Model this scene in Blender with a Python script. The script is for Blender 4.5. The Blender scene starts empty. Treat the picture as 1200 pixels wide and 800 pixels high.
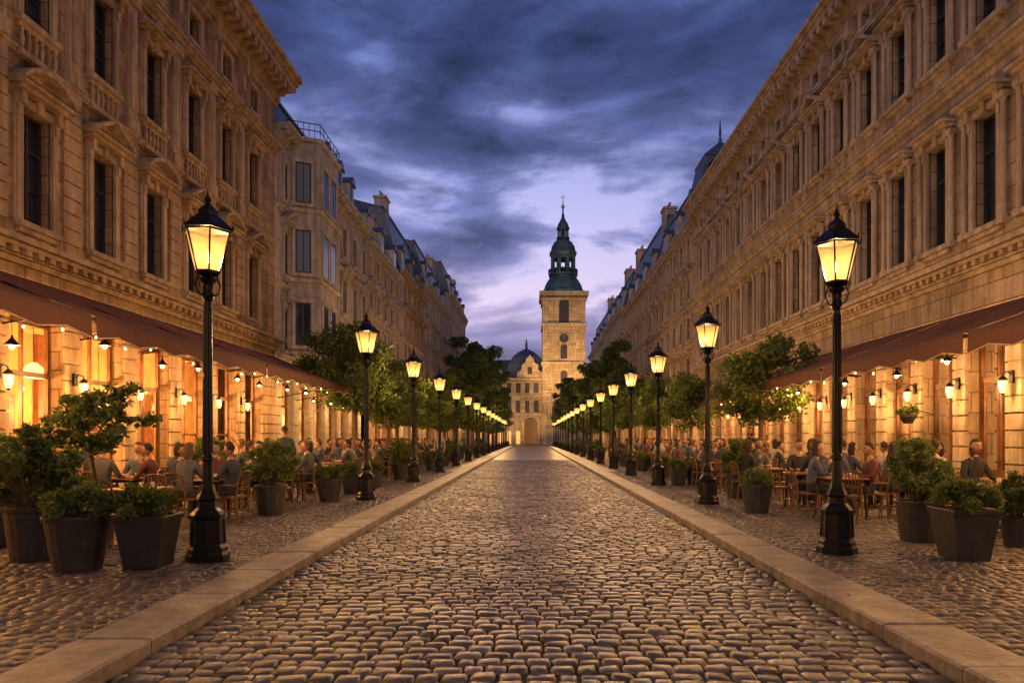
import bpy, bmesh, math, random
import numpy as np
from mathutils import Vector, Matrix
random.seed(11); np.random.seed(11)
scene = bpy.context.scene
COL = scene.collection

# ---------------------------------------------------------------- helpers
class MB:
    def __init__(s):
        s.v=[]; s.f=[]; s.mi=[]; s.m=0
    def add(s, vs, fs):
        o=len(s.v); s.v.extend(vs)
        s.f.extend([tuple(i+o for i in f) for f in fs]); s.mi.extend([s.m]*len(fs))
    def box(s,x0,x1,y0,y1,z0,z1):
        s.add([(x0,y0,z0),(x1,y0,z0),(x1,y1,z0),(x0,y1,z0),(x0,y0,z1),(x1,y0,z1),(x1,y1,z1),(x0,y1,z1)],
              [(0,3,2,1),(4,5,6,7),(0,1,5,4),(1,2,6,5),(2,3,7,6),(3,0,4,7)])
    def lathe(s,prof,n=12,c=(0,0),rot=0.0,sx=1,sy=1):
        vs=[]
        for r,z in prof:
            for i in range(n):
                a=rot+2*math.pi*i/n
                vs.append((c[0]+r*math.cos(a)*sx,c[1]+r*math.sin(a)*sy,z))
        fs=[]
        for k in range(len(prof)-1):
            for i in range(n):
                j=(i+1)%n
                fs.append((k*n+i,k*n+j,(k+1)*n+j,(k+1)*n+i))
        fs.append(tuple(range(n-1,-1,-1))); fs.append(tuple((len(prof)-1)*n+i for i in range(n)))
        s.add(vs,fs)
    def tube(s,pts,rad,n=6):
        pts=[Vector(p) for p in pts]; vs=[]; fs=[]
        if not isinstance(rad,(list,tuple)): rad=[rad]*len(pts)
        up=Vector((0.13,0.21,1)).normalized()
        for k,p in enumerate(pts):
            d=(pts[min(k+1,len(pts)-1)]-pts[max(k-1,0)])
            d=d.normalized() if d.length>1e-6 else Vector((0,0,1))
            a=d.cross(up)
            if a.length<0.15: a=d.cross(Vector((1,0.2,0)))
            a.normalize(); b=d.cross(a)
            for i in range(n):
                t=2*math.pi*i/n
                q=p+(a*math.cos(t)+b*math.sin(t))*rad[k]
                vs.append(tuple(q))
        for k in range(len(pts)-1):
            for i in range(n):
                j=(i+1)%n
                fs.append((k*n+i,k*n+j,(k+1)*n+j,(k+1)*n+i))
        fs.append(tuple(range(n-1,-1,-1))); fs.append(tuple((len(pts)-1)*n+i for i in range(n)))
        s.add(vs,fs)
    def ball(s,c,r,n=10,m=7,sc=(1,1,1),fn=None):
        vs=[]; fs=[]
        for k in range(m+1):
            ph=math.pi*k/m
            for i in range(n):
                a=2*math.pi*i/n
                p=Vector((math.sin(ph)*math.cos(a)*sc[0],math.sin(ph)*math.sin(a)*sc[1],math.cos(ph)*sc[2]))*r
                if fn: p=fn(p)
                vs.append((c[0]+p[0],c[1]+p[1],c[2]+p[2]))
        for k in range(m):
            for i in range(n):
                j=(i+1)%n
                fs.append((k*n+i,(k+1)*n+i,(k+1)*n+j,k*n+j))
        s.add(vs,fs)
    def mesh(s,name,mats,smooth=False):
        me=bpy.data.meshes.new(name)
        me.from_pydata(s.v,[],s.f)
        for m in mats: me.materials.append(m)
        me.polygons.foreach_set('material_index',np.array(s.mi,dtype=np.int32))
        if smooth: me.polygons.foreach_set('use_smooth',np.ones(len(s.f),dtype=bool))
        me.update(); return me

def put(name,me,loc=(0,0,0),rot=0.0,scale=1.0,parent=None):
    o=bpy.data.objects.new(name,me); COL.objects.link(o)
    o.location=loc; o.rotation_euler=(0,0,rot)
    o.scale=(scale,)*3 if not isinstance(scale,(tuple,list)) else scale
    if parent: o.parent=parent
    return o
def empty(name,loc=(0,0,0)):
    o=bpy.data.objects.new(name,None); COL.objects.link(o); o.location=loc; return o
def plight(name,loc,e,col,r,parent):
    l=bpy.data.lights.new(name,'POINT'); l.energy=e; l.color=col; l.shadow_soft_size=r
    o=bpy.data.objects.new(name,l); COL.objects.link(o); o.location=loc; o.parent=parent; return o

# ---------------------------------------------------------------- materials
def newmat(name):
    m=bpy.data.materials.new(name); m.use_nodes=True
    nt=m.node_tree; b=nt.nodes['Principled BSDF']; return m,nt,b
def N(nt,t,**k):
    n=nt.nodes.new(t)
    for a,v in k.items(): setattr(n,a,v)
    return n
def setin(n,d):
    for k,v in d.items(): n.inputs[k].default_value=v
def ramp(nt,src,stops,interp='LINEAR'):
    r=nt.nodes.new('ShaderNodeValToRGB'); cr=r.color_ramp; cr.interpolation=interp
    while len(cr.elements)<len(stops): cr.elements.new(0.5)
    for e,(p,c) in zip(cr.elements,stops):
        e.position=p; e.color=(c[0],c[1],c[2],1) if isinstance(c,(tuple,list)) else (c,c,c,1)
    nt.links.new(src,r.inputs[0]); return r.outputs[0]
def noise(nt,vec,scale,detail=4,rough=0.55,dist=0.0):
    n=nt.nodes.new('ShaderNodeTexNoise'); setin(n,{'Scale':scale,'Detail':detail,'Roughness':rough,'Distortion':dist})
    if vec is not None: nt.links.new(vec,n.inputs['Vector'])
    return n.outputs['Fac']
def math_(nt,op,a,b=None,c=None,clamp=False):
    n=nt.nodes.new('ShaderNodeMath'); n.operation=op; n.use_clamp=clamp
    for i,x in enumerate((a,b,c)):
        if x is None: continue
        if isinstance(x,(int,float)): n.inputs[i].default_value=x
        else: nt.links.new(x,n.inputs[i])
    return n.outputs[0]
def mix(nt,f,a,b,mode='MIX'):
    n=nt.nodes.new('ShaderNodeMix'); n.data_type='RGBA'; n.blend_type=mode
    for i,x in ((0,f),(6,a),(7,b)):
        if isinstance(x,(int,float)): n.inputs[i].default_value=x
        elif isinstance(x,tuple): n.inputs[i].default_value=(x[0],x[1],x[2],1)
        else: nt.links.new(x,n.inputs[i])
    return n.outputs[2]
def bump(nt,h,b,strength=0.4,dist=0.02):
    n=nt.nodes.new('ShaderNodeBump'); setin(n,{'Strength':strength,'Distance':dist})
    nt.links.new(h,n.inputs['Height']); nt.links.new(n.outputs[0],b.inputs['Normal'])
def pos(nt): return nt.nodes.new('ShaderNodeNewGeometry').outputs['Position']

def stone(name,c1,c2,joints=True,bw=0.9,rh=0.36,jd=1.0,rough=0.85):
    m,nt,b=newmat(name); p=pos(nt)
    fine=noise(nt,p,12,4,0.65); mid=noise(nt,p,2.6,3,0.6)
    mp=N(nt,'ShaderNodeMapping'); nt.links.new(p,mp.inputs[0]); mp.inputs['Scale'].default_value=(2.6,2.6,0.22)
    streak=noise(nt,mp.outputs[0],1.6,4,0.6)
    col=mix(nt,ramp(nt,mid,[(0.3,0.0),(0.7,1.0)]),c2,c1)
    col=mix(nt,math_(nt,'MULTIPLY',ramp(nt,streak,[(0.40,0.0),(0.66,1.0)]),0.72),col,tuple(x*0.36 for x in c1))
    col=mix(nt,math_(nt,'MULTIPLY',ramp(nt,mid,[(0.5,0.0),(0.68,1.0)]),0.35),col,tuple(x*0.5 for x in c1))
    col=mix(nt,math_(nt,'MULTIPLY',ramp(nt,fine,[(0.35,1.0),(0.6,0.0)]),0.35),col,tuple(x*0.45 for x in c1))
    h=math_(nt,'MULTIPLY',fine,0.6)
    if joints:
        s=N(nt,'ShaderNodeSeparateXYZ'); nt.links.new(p,s.inputs[0])
        c=N(nt,'ShaderNodeCombineXYZ'); nt.links.new(math_(nt,'ADD',s.outputs[0],s.outputs[1]),c.inputs[0]); nt.links.new(s.outputs[2],c.inputs[1])
        br=N(nt,'ShaderNodeTexBrick'); nt.links.new(c.outputs[0],br.inputs['Vector'])
        setin(br,{'Scale':1.0,'Mortar Size':0.014,'Mortar Smooth':0.3,'Brick Width':bw,'Row Height':rh,
                  'Color1':(0.68,0.68,0.68,1),'Color2':(1.15,1.12,1.06,1),'Mortar':(0.36,0.34,0.32,1)})
        col=mix(nt,0.8*jd,col,br.outputs['Color'],'MULTIPLY')
        h=math_(nt,'SUBTRACT',h,math_(nt,'MULTIPLY',br.outputs['Fac'],1.6*jd))
    nt.links.new(col,b.inputs['Base Color']); b.inputs['Roughness'].default_value=rough
    bump(nt,h,b,0.8,0.03)
    return m
def simple(name,c,rough=0.6,metal=0.0,var=0.3,sc=8,bmp=0.2):
    m,nt,b=newmat(name)
    tc=N(nt,'ShaderNodeTexCoord').outputs['Object']
    n=noise(nt,tc,sc,3,0.6)
    col=mix(nt,ramp(nt,n,[(0.3,0.0),(0.7,1.0)]),tuple(x*(1-var) for x in c),tuple(min(1,x*(1+var)) for x in c))
    nt.links.new(col,b.inputs['Base Color']); b.inputs['Roughness'].default_value=rough; b.inputs['Metallic'].default_value=metal
    if bmp: bump(nt,noise(nt,tc,sc*5,1),b,bmp,0.01)
    return m
def emit(name,c,s,sampling=None,base=None):
    m,nt,b=newmat(name); b.inputs['Base Color'].default_value=(*(base or c),1)
    b.inputs['Emission Color'].default_value=(*c,1); b.inputs['Emission Strength'].default_value=s
    if sampling: m.cycles.emission_sampling=sampling
    return m

M_sand=stone('warm_sandstone',(0.35,0.225,0.135),(0.45,0.305,0.19))
M_sandtrim=stone('sandstone_trim',(0.41,0.275,0.17),(0.52,0.37,0.24),joints=False)
M_pale=stone('pale_limestone',(0.44,0.33,0.235),(0.54,0.42,0.31),bw=1.1,rh=0.42)
M_paletrim=stone('limestone_trim',(0.48,0.365,0.27),(0.58,0.46,0.345),joints=False)
M_grey=stone('grey_stucco',(0.43,0.37,0.32),(0.52,0.45,0.39),jd=0.35)
M_greytrim=stone('grey_trim',(0.48,0.42,0.36),(0.56,0.49,0.42),joints=False)
M_ochre=stone('ochre_stucco',(0.43,0.31,0.22),(0.51,0.385,0.28),jd=0.35)
M_rose=stone('rose_stucco',(0.44,0.31,0.25),(0.51,0.37,0.30),jd=0.35)
M_tower=stone('tower_sandstone',(0.42,0.32,0.19),(0.55,0.42,0.25),bw=1.8,rh=0.7)
M_kerb=stone('granite_kerb',(0.22,0.185,0.16),(0.33,0.285,0.25),joints=False,rough=0.5)
M_iron=simple('black_cast_iron',(0.012,0.012,0.014),0.38,0.6,0.4,20,0)
M_frame=simple('dark_window_paint',(0.03,0.028,0.03),0.45,0,.3,8,0)
M_wood=simple('shop_timber',(0.15,0.06,0.024),0.45,0,0.5,3)
M_chair=simple('chair_wood',(0.12,0.058,0.027),0.4,0,0.4,6,0)
M_tabletop=simple('table_wood',(0.30,0.16,0.075),0.3,0,0.3,5,0)
M_pot=simple('dark_planter',(0.024,0.023,0.024),0.5,0,0.35,6)
M_soil=simple('soil',(0.03,0.02,0.013),0.95)
M_bark=simple('bark',(0.08,0.055,0.035),0.9,0,0.4,12,0.6)
M_copper=simple('verdigris_copper',(0.033,0.068,0.076),0.5,0.2,0.5,0.6)
M_gold=simple('gilding',(0.5,0.32,0.1),0.3,0.8)
M_interior=simple('interior_plaster',(0.52,0.31,0.13),0.8,0,.3,1.2,0)
M_china=simple('china_glass',(0.6,0.56,0.48),0.2,0,.05,8,0)
M_picture=simple('framed_picture',(0.14,0.08,0.05),0.4,0,.8,4,0)

def slate():
    m,nt,b=newmat('slate_roof'); p=pos(nt)
    s=N(nt,'ShaderNodeSeparateXYZ'); nt.links.new(p,s.inputs[0])
    c=N(nt,'ShaderNodeCombineXYZ'); nt.links.new(math_(nt,'ADD',s.outputs[0],s.outputs[1]),c.inputs[0]); nt.links.new(s.outputs[2],c.inputs[1])
    br=N(nt,'ShaderNodeTexBrick'); nt.links.new(c.outputs[0],br.inputs['Vector'])
    setin(br,{'Scale':1.0,'Mortar Size':0.012,'Brick Width':0.3,'Row Height':0.2,'Color1':(0.03,0.048,0.085,1),'Color2':(0.06,0.085,0.135,1),'Mortar':(0.012,0.014,0.02,1)})
    nt.links.new(br.outputs['Color'],b.inputs['Base Color']); b.inputs['Roughness'].default_value=0.42
    bump(nt,math_(nt,'MULTIPLY',br.outputs['Fac'],-1.0),b,0.5,0.02); return m
M_slate=slate()
def glassdark():
    m,nt,b=newmat('window_glass'); p=pos(nt)
    n=noise(nt,p,0.9,1)
    nt.links.new(ramp(nt,n,[(0.35,(0.006,0.010,0.02)),(0.7,(0.02,0.03,0.055))]),b.inputs['Base Color'])
    b.inputs['Roughness'].default_value=0.05; b.inputs['IOR'].default_value=1.8
    bump(nt,n,b,0.15,0.06); return m
M_glass=glassdark()
def glassclear():
    m=bpy.data.materials.new('shop_glass'); m.use_nodes=True; nt=m.node_tree; nt.nodes.clear()
    o=N(nt,'ShaderNodeOutputMaterial'); mx=N(nt,'ShaderNodeMixShader'); t=N(nt,'ShaderNodeBsdfTransparent'); g=N(nt,'ShaderNodeBsdfGlossy'); f=N(nt,'ShaderNodeFresnel')
    g.inputs['Roughness'].default_value=0.03; f.inputs[0].default_value=1.35; t.inputs[0].default_value=(0.95,0.93,0.9,1)
    nt.links.new(f.outputs[0],mx.inputs[0]); nt.links.new(t.outputs[0],mx.inputs[1]); nt.links.new(g.outputs[0],mx.inputs[2]); nt.links.new(mx.outputs[0],o.inputs[0]); return m
M_shopglass=glassclear()
def interior_emit():
    m,nt,b=newmat('lit_interior_far'); p=pos(nt)
    n1=noise(nt,p,0.9,2,0.5)
    v=N(nt,'ShaderNodeTexVoronoi'); v.distance='CHEBYCHEV'; v.inputs['Scale'].default_value=1.7; nt.links.new(p,v.inputs['Vector'])
    f=math_(nt,'MULTIPLY',ramp(nt,n1,[(0.3,0.3),(0.7,1.0)]),ramp(nt,v.outputs['Color'],[(0.1,0.4),(0.8,1.0)]))
    col=ramp(nt,f,[(0.0,(0.45,0.12,0.02)),(0.5,(1.0,0.40,0.07)),(1.0,(1.0,0.56,0.18))])
    b.inputs['Base Color'].default_value=(0.3,0.15,0.06,1)
    nt.links.new(col,b.inputs['Emission Color']); nt.links.new(math_(nt,'MULTIPLY',f,3.2),b.inputs['Emission Strength'])
    return m
M_lit=interior_emit()
M_bulb=emit('warm_bulb',(1.0,0.58,0.18),18,'NONE')
M_shade=emit('lamp_shade',(1.0,0.50,0.14),3.5,'NONE')
M_litwin=emit('lit_window',(1.0,0.42,0.10),0.8)
M_litarch=emit('lit_archway',(1.0,0.36,0.08),0.16,None,(.06,.03,.015))
def fabric():
    m,nt,b=newmat('awning_fabric'); p=pos(nt)
    n=noise(nt,p,3,3)
    c=mix(nt,n,(0.04,0.014,0.011),(0.075,0.027,0.02)); nt.links.new(c,b.inputs['Base Color']); b.inputs['Roughness'].default_value=0.85
    tr=N(nt,'ShaderNodeBsdfTranslucent'); tr.inputs[0].default_value=(0.09,0.03,0.018,1)
    mx=N(nt,'ShaderNodeMixShader'); mx.inputs[0].default_value=0.12
    out=nt.nodes['Material Output']; nt.links.new(b.outputs[0],mx.inputs[1]); nt.links.new(tr.outputs[0],mx.inputs[2]); nt.links.new(mx.outputs[0],out.inputs[0])
    bump(nt,n,b,0.4,0.05); return m
M_fab=fabric()
M_trimcloth=simple('valance_trim',(0.42,0.30,0.18),0.8)
def leafmat(name,c1,c2):
    m,nt,b=newmat(name)
    g=N(nt,'ShaderNodeNewGeometry'); c=ramp(nt,g.outputs['Random Per Island'],[(0,c1),(1,c2)])
    nt.links.new(c,b.inputs['Base Color']); b.inputs['Roughness'].default_value=0.5
    tr=N(nt,'ShaderNodeBsdfTranslucent'); nt.links.new(mix(nt,0.5,c,(0.18,0.22,0.03)),tr.inputs[0])
    mx=N(nt,'ShaderNodeMixShader'); mx.inputs[0].default_value=0.38
    out=nt.nodes['Material Output']; nt.links.new(b.outputs[0],mx.inputs[1]); nt.links.new(tr.outputs[0],mx.inputs[2]); nt.links.new(mx.outputs[0],out.inputs[0])
    return m
M_leaf=leafmat('tree_leaves',(0.035,0.065,0.014),(0.12,0.155,0.028))
M_bush=leafmat('shrub_leaves',(0.035,0.07,0.016),(0.17,0.21,0.045))
M_dark=leafmat('dark_leaves',(0.02,0.046,0.014),(0.08,0.12,0.03))
M_tallleaf=leafmat('tall_tree_leaves',(0.035,0.07,0.02),(0.11,0.15,0.035))

def cobble(name,lo,hi,rough):
    m,nt,b=newmat(name); g=N(nt,'ShaderNodeNewGeometry')
    c=ramp(nt,g.outputs['Random Per Island'],[(0,lo),(0.5,tuple((a+b_)/2 for a,b_ in zip(lo,hi))),(1,hi)])
    n=noise(nt,g.outputs['Position'],35,3,0.7); big=noise(nt,g.outputs['Position'],0.5,3,0.6)
    c=mix(nt,math_(nt,'MULTIPLY',n,0.7),c,(0.03,0.026,0.024))
    c=mix(nt,ramp(nt,big,[(0.3,0.0),(0.7,0.45)]),c,(0.045,0.038,0.034))
    nt.links.new(c,b.inputs['Base Color'])
    nt.links.new(math_(nt,'ADD',ramp(nt,big,[(0.3,rough-0.08),(0.7,rough+0.12)]),math_(nt,'MULTIPLY',math_(nt,'SUBTRACT',n,.5),.3)),b.inputs['Roughness'])
    b.inputs['Specular IOR Level'].default_value=.6
    bump(nt,n,b,0.6,0.01); return m
M_cob=cobble('cobble_setts',(0.07,0.06,0.054),(0.24,0.2,0.175),0.36)
M_cob2=cobble('pavement_setts',(0.07,0.057,0.049),(0.22,0.18,0.15),0.5)
def farcob():
    m,nt,b=newmat('far_setts'); p=pos(nt)
    br=N(nt,'ShaderNodeTexBrick'); nt.links.new(p,br.inputs['Vector'])
    setin(br,{'Scale':1.0,'Mortar Size':0.012,'Brick Width':0.2,'Row Height':0.165,'Color1':(0.07,0.06,0.054,1),'Color2':(0.2,0.17,0.145,1),'Mortar':(0.03,0.026,0.022,1)})
    nt.links.new(br.outputs['Color'],b.inputs['Base Color']); b.inputs['Roughness'].default_value=0.38
    bump(nt,math_(nt,'SUBTRACT',noise(nt,p,12,2),br.outputs['Fac']),b,0.6,0.02); return m
M_farcob=farcob()
M_mortar=simple('joint_sand',(0.025,0.022,0.019),0.95,0,0.3,5)
M_ground=simple('ground_gravel',(0.09,0.08,0.07),0.9,0,0.3,0.5)

# ---------------------------------------------------------------- ground, road
def sheet(name,x0,x1,y0,y1,z,mat):
    mb=MB(); mb.add([(x0,y0,z),(x1,y0,z),(x1,y1,z),(x0,y1,z)],[(0,1,2,3)])
    return put(name,mb.mesh(name,[mat]))
sheet('ground',-1500,1500,-400,2600,-0.09,M_ground)

def setts(x0,x1,y0,y1,w,d,ztop,depth=0.035,gap=0.010,wave=0.0):
    rows=int((y1-y0)/d); V=[]
    for r in range(rows):
        yc=y0+(r+0.5)*d
        x=x0+ (0 if r%2 else -w*0.5)
        while x<x1:
            ww=w*random.uniform(0.72,1.28)
            a=max(x,x0); e=min(x+ww,x1)
            if e-a>0.04: V.append((a,e,yc+random.uniform(-.007,.007),r))
            x+=ww
    V=np.array(V); n=len(V)
    g=gap*np.random.uniform(.6,1.8,n)
    a=V[:,0]+g/2; e=V[:,1]-g/2; yc=V[:,2]; h=(d-gap)/2*np.random.uniform(0.9,1.03,n)
    xm=(a+e)/2
    yc=yc+wave*np.sin(xm*1.1+0.4)+.012*np.sin(xm*5+yc*.7)
    zj=np.random.normal(0,0.0045,n)
    tx=np.random.normal(0,0.035,n); ty=np.random.normal(0,0.035,n)
    co=np.zeros((n,12,3))
    cs=[(-1,-1),(1,-1),(1,1),(-1,1)]
    hw=(e-a)/2
    for ring,(ins,z) in enumerate([(1.0,-depth),(0.98,-0.016),(0.74,0.0)]):
        for k,(sx,sy) in enumerate(cs):
            jx=np.random.normal(0,0.006,n); jy=np.random.normal(0,0.006,n)
            X=sx*hw*ins+jx; Y=sy*h*ins+jy
            co[:,ring*4+k,0]=xm+X; co[:,ring*4+k,1]=yc+Y
            co[:,ring*4+k,2]=ztop+z+zj+(X*tx+Y*ty if ring else 0)
    fs=[(8,9,10,11)]
    for r in (0,1):
        for k in range(4):
            j=(k+1)%4; fs.append((r*4+k,r*4+j,(r+1)*4+j,(r+1)*4+k))
    fs=np.array(fs); F=(fs[None]+12*np.arange(n)[:,None,None]).reshape(-1,4)
    return co.reshape(-1,3),F
def npmesh(name,co,F,mats,smooth=True):
    me=bpy.data.meshes.new(name)
    me.vertices.add(len(co)); me.vertices.foreach_set('co',co.astype(np.float32).ravel())
    me.loops.add(F.size); me.loops.foreach_set('vertex_index',F.astype(np.int32).ravel())
    me.polygons.add(len(F)); me.polygons.foreach_set('loop_start',np.arange(0,F.size,F.shape[1],dtype=np.int32))
    for m in mats: me.materials.append(m)
    if smooth: me.polygons.foreach_set('use_smooth',np.ones(len(F),dtype=bool))
    me.update(calc_edges=True); me.validate(); return me
RX=2.8; KX=3.36; WX=9.0
road=empty('cobbled_road')
co,F=setts(-RX,RX,1.5,48,0.19,0.15,0.0,wave=0.03,gap=.013)
put('setts',npmesh('setts',co,F,[M_cob]),parent=road)
o=sheet('joint_bed',-RX,RX,-12,48,-0.024,M_mortar); o.parent=road
o=sheet('far_setts',-RX,RX,48,190,-0.003,M_farcob); o.parent=road
for sd in (-1,1):
    sw=empty('sidewalk')
    a,b_=(KX,WX+0.3) if sd>0 else (-WX-0.3,-KX)
    co,F=setts(a,b_,1.5,30,0.14,0.13,0.10,wave=0.02)
    put('setts',npmesh('pave_setts',co,F,[M_cob2]),parent=sw)
    o=sheet('joint_bed',a,b_,-12,30,0.076,M_mortar); o.parent=sw
    o=sheet('far_setts',a,b_,30,140,0.097,M_farcob); o.parent=sw
    kb=MB(); y=-4.0
    while y<140:
        l=random.uniform(1.0,1.5); x0,x1=(RX,KX) if sd>0 else (-KX,-RX)
        g=0.006; zt=0.115+random.uniform(-.005,.005); bv=0.02
        X0,X1,Y0,Y1=x0+.003,x1-.003,y+g,y+l-g
        kb.add([(X0,Y0,-.06),(X1,Y0,-.06),(X1,Y1,-.06),(X0,Y1,-.06),(X0,Y0,zt-bv),(X1,Y0,zt-bv),(X1,Y1,zt-bv),(X0,Y1,zt-bv),
                (X0+bv,Y0+bv*.6,zt),(X1-bv,Y0+bv*.6,zt),(X1-bv,Y1-bv*.6,zt),(X0+bv,Y1-bv*.6,zt)],
               [(0,1,5,4),(1,2,6,5),(2,3,7,6),(3,0,4,7),(4,5,9,8),(5,6,10,9),(6,7,11,10),(7,4,8,11),(8,9,10,11)])
        y+=l
    put('kerb',kb.mesh('kerb',[M_kerb]))

# ---------------------------------------------------------------- buildings
class Fac:
    def __init__(s,name,side,W,y0,y1,mats):
        s.e=empty(name); s.side=side; s.W=W; s.y0=y0; s.y1=y1; s.mats=mats; s.p={}
    def part(s,n):
        if n not in s.p: s.p[n]=MB()
        return s.p[n]
    def X(s,n): return (-s.W+n) if s.side<0 else (s.W-n)
    def box(s,part,u0,u1,n0,n1,z0,z1):
        a,b=sorted((s.X(n0),s.X(n1))); s.part(part).box(a,b,u0,u1,z0,z1)
    def poly(s,part,vs,fs):
        s.part(part).add([(s.X(n),u,z) for u,n,z in vs],fs)
    def quad(s,part,u0,u1,z0,z1,n=0.0):
        s.poly(part,[(u0,n,z0),(u1,n,z0),(u1,n,z1),(u0,n,z1)],[(0,1,2,3)])
    def finish(s):
        for k,mb in s.p.items():
            put(k,mb.mesh(k,[s.mats.get(k,M_frame)]),parent=s.e)

def cornice(f,z,steps,dent=None,part='trim',u0=None,u1=None):
    u0=f.y0 if u0 is None else u0; u1=f.y1 if u1 is None else u1
    for dz,n in steps:
        f.box(part,u0,u1,-0.05,n,z,z+dz+0.002)
        if dent and abs(n-dent[2])<1e-6:
            sp,wd,dn,dh=dent[0],dent[1],dent[3],dent[4]
            u=u0+sp/2
            while u<u1-sp/2:
                f.box(part,u-wd/2,u+wd/2,n-0.01,n+dn,z+dz-dh,z+dz-0.004); u+=sp
        z+=dz
    return z

def window(f,u,w,z0,z1,style,depth=0.26,lit=False,bars=True,idx=0):
    h=w/2
    f.poly('walls',[(u-h,0,z0),(u-h,-depth,z0),(u-h,-depth,z1),(u-h,0,z1)],[(0,1,2,3)])
    f.poly('walls',[(u+h,0,z0),(u+h,-depth,z0),(u+h,-depth,z1),(u+h,0,z1)],[(0,1,2,3)])
    f.poly('walls',[(u-h,0,z1),(u+h,0,z1),(u+h,-depth,z1),(u-h,-depth,z1)],[(0,1,2,3)])
    f.poly('walls',[(u-h,0,z0),(u+h,0,z0),(u+h,-depth,z0),(u-h,-depth,z0)],[(0,1,2,3)])
    f.quad('lit_windows' if lit else 'window_glass',u-h,u+h,z0,z1,-depth+0.04)
    fn0,fn1=-depth+0.03,-depth+0.10
    t=0.05
    f.box('window_frames',u-h,u-h+t,fn0,fn1,z0,z1); f.box('window_frames',u+h-t,u+h,fn0,fn1,z0,z1)
    f.box('window_frames',u-h+t,u+h-t,fn0,fn1,z0,z0+t); f.box('window_frames',u-h+t,u+h-t,fn0,fn1,z1-t,z1)
    if bars:
        f.box('window_frames',u-0.028,u+0.028,fn0,fn1+.01,z0+t,z1-t)
        zt=z0+(z1-z0)*0.68
        f.box('window_frames',u-h+t,u+h-t,fn0,fn1-.003,zt-.03,zt+.03)
        f.box('window_frames',u-h+t,u+h-t,fn0,fn1-.02,z0+(z1-z0)*.34-.012,z0+(z1-z0)*.34+.012)
    if style is None: return
    f.box('trim',u-h-.16,u+h+.16,-0.02,.15,z0-.11,z0-.003)
    f.box('trim',u-h-.12,u+h+.12,-0.02,.09,z0-.2,z0-.112)
    j=0.13
    f.box('trim',u-h-j,u-h,-0.02,.07,z0,z1+.0); f.box('trim',u+h,u+h+j,-0.02,.07,z0,z1)
    f.box('trim',u-h-j-.05,u-h-j,-0.02,.035,z0,z1); f.box('trim',u+h+j,u+h+j+.05,-0.02,.035,z0,z1)
    f.box('trim',u-h-j,u+h+j,-0.02,.075,z1+.001,z1+.14)
    if style=='plain': return
    f.box('trim',u-.07,u+.07,-.02,.12,z1-.02,z1+.2)
    zc=z1+.2
    for sg in (-1,1):
        uc=u+sg*(h+.09)
        f.box('trim',uc-.06,uc+.06,-.02,.16,zc-.22,zc); f.box('trim',uc-.05,uc+.05,-.02,.10,zc-.42,zc-.222)
    H=h+.26
    f.box('trim',u-H,u+H,-.02,.24,zc+.001,zc+.07); f.box('trim',u-H-.05,u+H+.05,-.02,.34,zc+.072,zc+.13)
    zp=zc+.13
    if style in('tri','seg'):
        A=H+.05; rise=.38
        if style=='tri': pts=[(-A,0),(0,rise),(A,0)]
        else: pts=[(-A+2*A*i/10,rise*.85*math.sin(math.pi*i/10)**.75) for i in range(11)]
        n=len(pts)
        f.poly('trim',[(u+a,.06,zp+z) for a,z in pts]+[(u+a,.0,zp+z) for a,z in pts],[tuple(range(n))])
        th=.085
        for i in range(n-1):
            (a0,q0),(a1,q1)=pts[i],pts[i+1]
            vs=[]
            for nn in (-.02,.34):
                vs+=[(u+a0,nn,zp+q0+.001),(u+a1,nn,zp+q1+.001),(u+a1,nn,zp+q1+th),(u+a0,nn,zp+q0+th)]
            f.poly('trim',vs,[(0,1,2,3),(4,5,6,7),(0,1,5,4),(3,2,6,7),(0,3,7,4),(1,2,6,5)])
        f.part('trim').ball((f.X(.08),u,zp+.13),.085,8,6)
        for sg in(-1,1): f.part('trim').ball((f.X(.07),u+sg*.2,zp+.07),.055,7,5)
    if style=='crest':
        f.box('trim',u-H+.05,u+H-.05,-.02,.12,zp+.002,zp+.2)
        f.box('trim',u-.16,u+.16,-.02,.17,zp+.05,zp+.3)

def upper_wall(f,zbase,ztop,floors,cols,lit_p=0.0,detail=True):
    z=zbase
    for fi,fl in enumerate(floors):
        z0,z1,w=fl['z0'],fl['z1'],fl['w']
        f.quad('walls',f.y0,f.y1,z,z0)
        u=f.y0
        for ci,c in enumerate(cols):
            f.quad('walls',u,c-w/2,z0,z1); u=c+w/2
            st=fl['style']
            if isinstance(st,(list,tuple)): st=st[ci%len(st)]
            window(f,c,w,z0,z1,st,lit=random.random()<lit_p)
            if fl.get('balus') :
                for k in range(6):
                    uu=c-w/2-.05+(w+.1)*k/5
                    f.part('trim').lathe([(.03,z0-.62),(.035,z0-.6),(.02,z0-.55),(.045,z0-.4),(.02,z0-.26),(.035,z0-.22),(.03,z0-.2)],6,(f.X(.07),uu))
                f.box('trim',c-w/2-.16,c+w/2+.16,-.02,.14,z0-.72,z0-.62)
            if fl.get('side_cols'):
                for sg in (-1,1):
                    uc=c+sg*(w/2+.24)
                    f.part('trim').lathe([(.075,z0),(.06,z0+.06),(.055,z0+.3),(.048,z1-.1),(.06,z1-.05),(.075,z1)],8,(f.X(.09),uc))
                    f.box('trim',uc-.08,uc+.08,-.02,.17,z1+.0,z1+.12); f.box('trim',uc-.08,uc+.08,-.02,.17,z0-.12,z0)
        f.quad('walls',u,f.y1,z0,z1)
        z=z1
    f.quad('walls',f.y0,f.y1,z,ztop)

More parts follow.
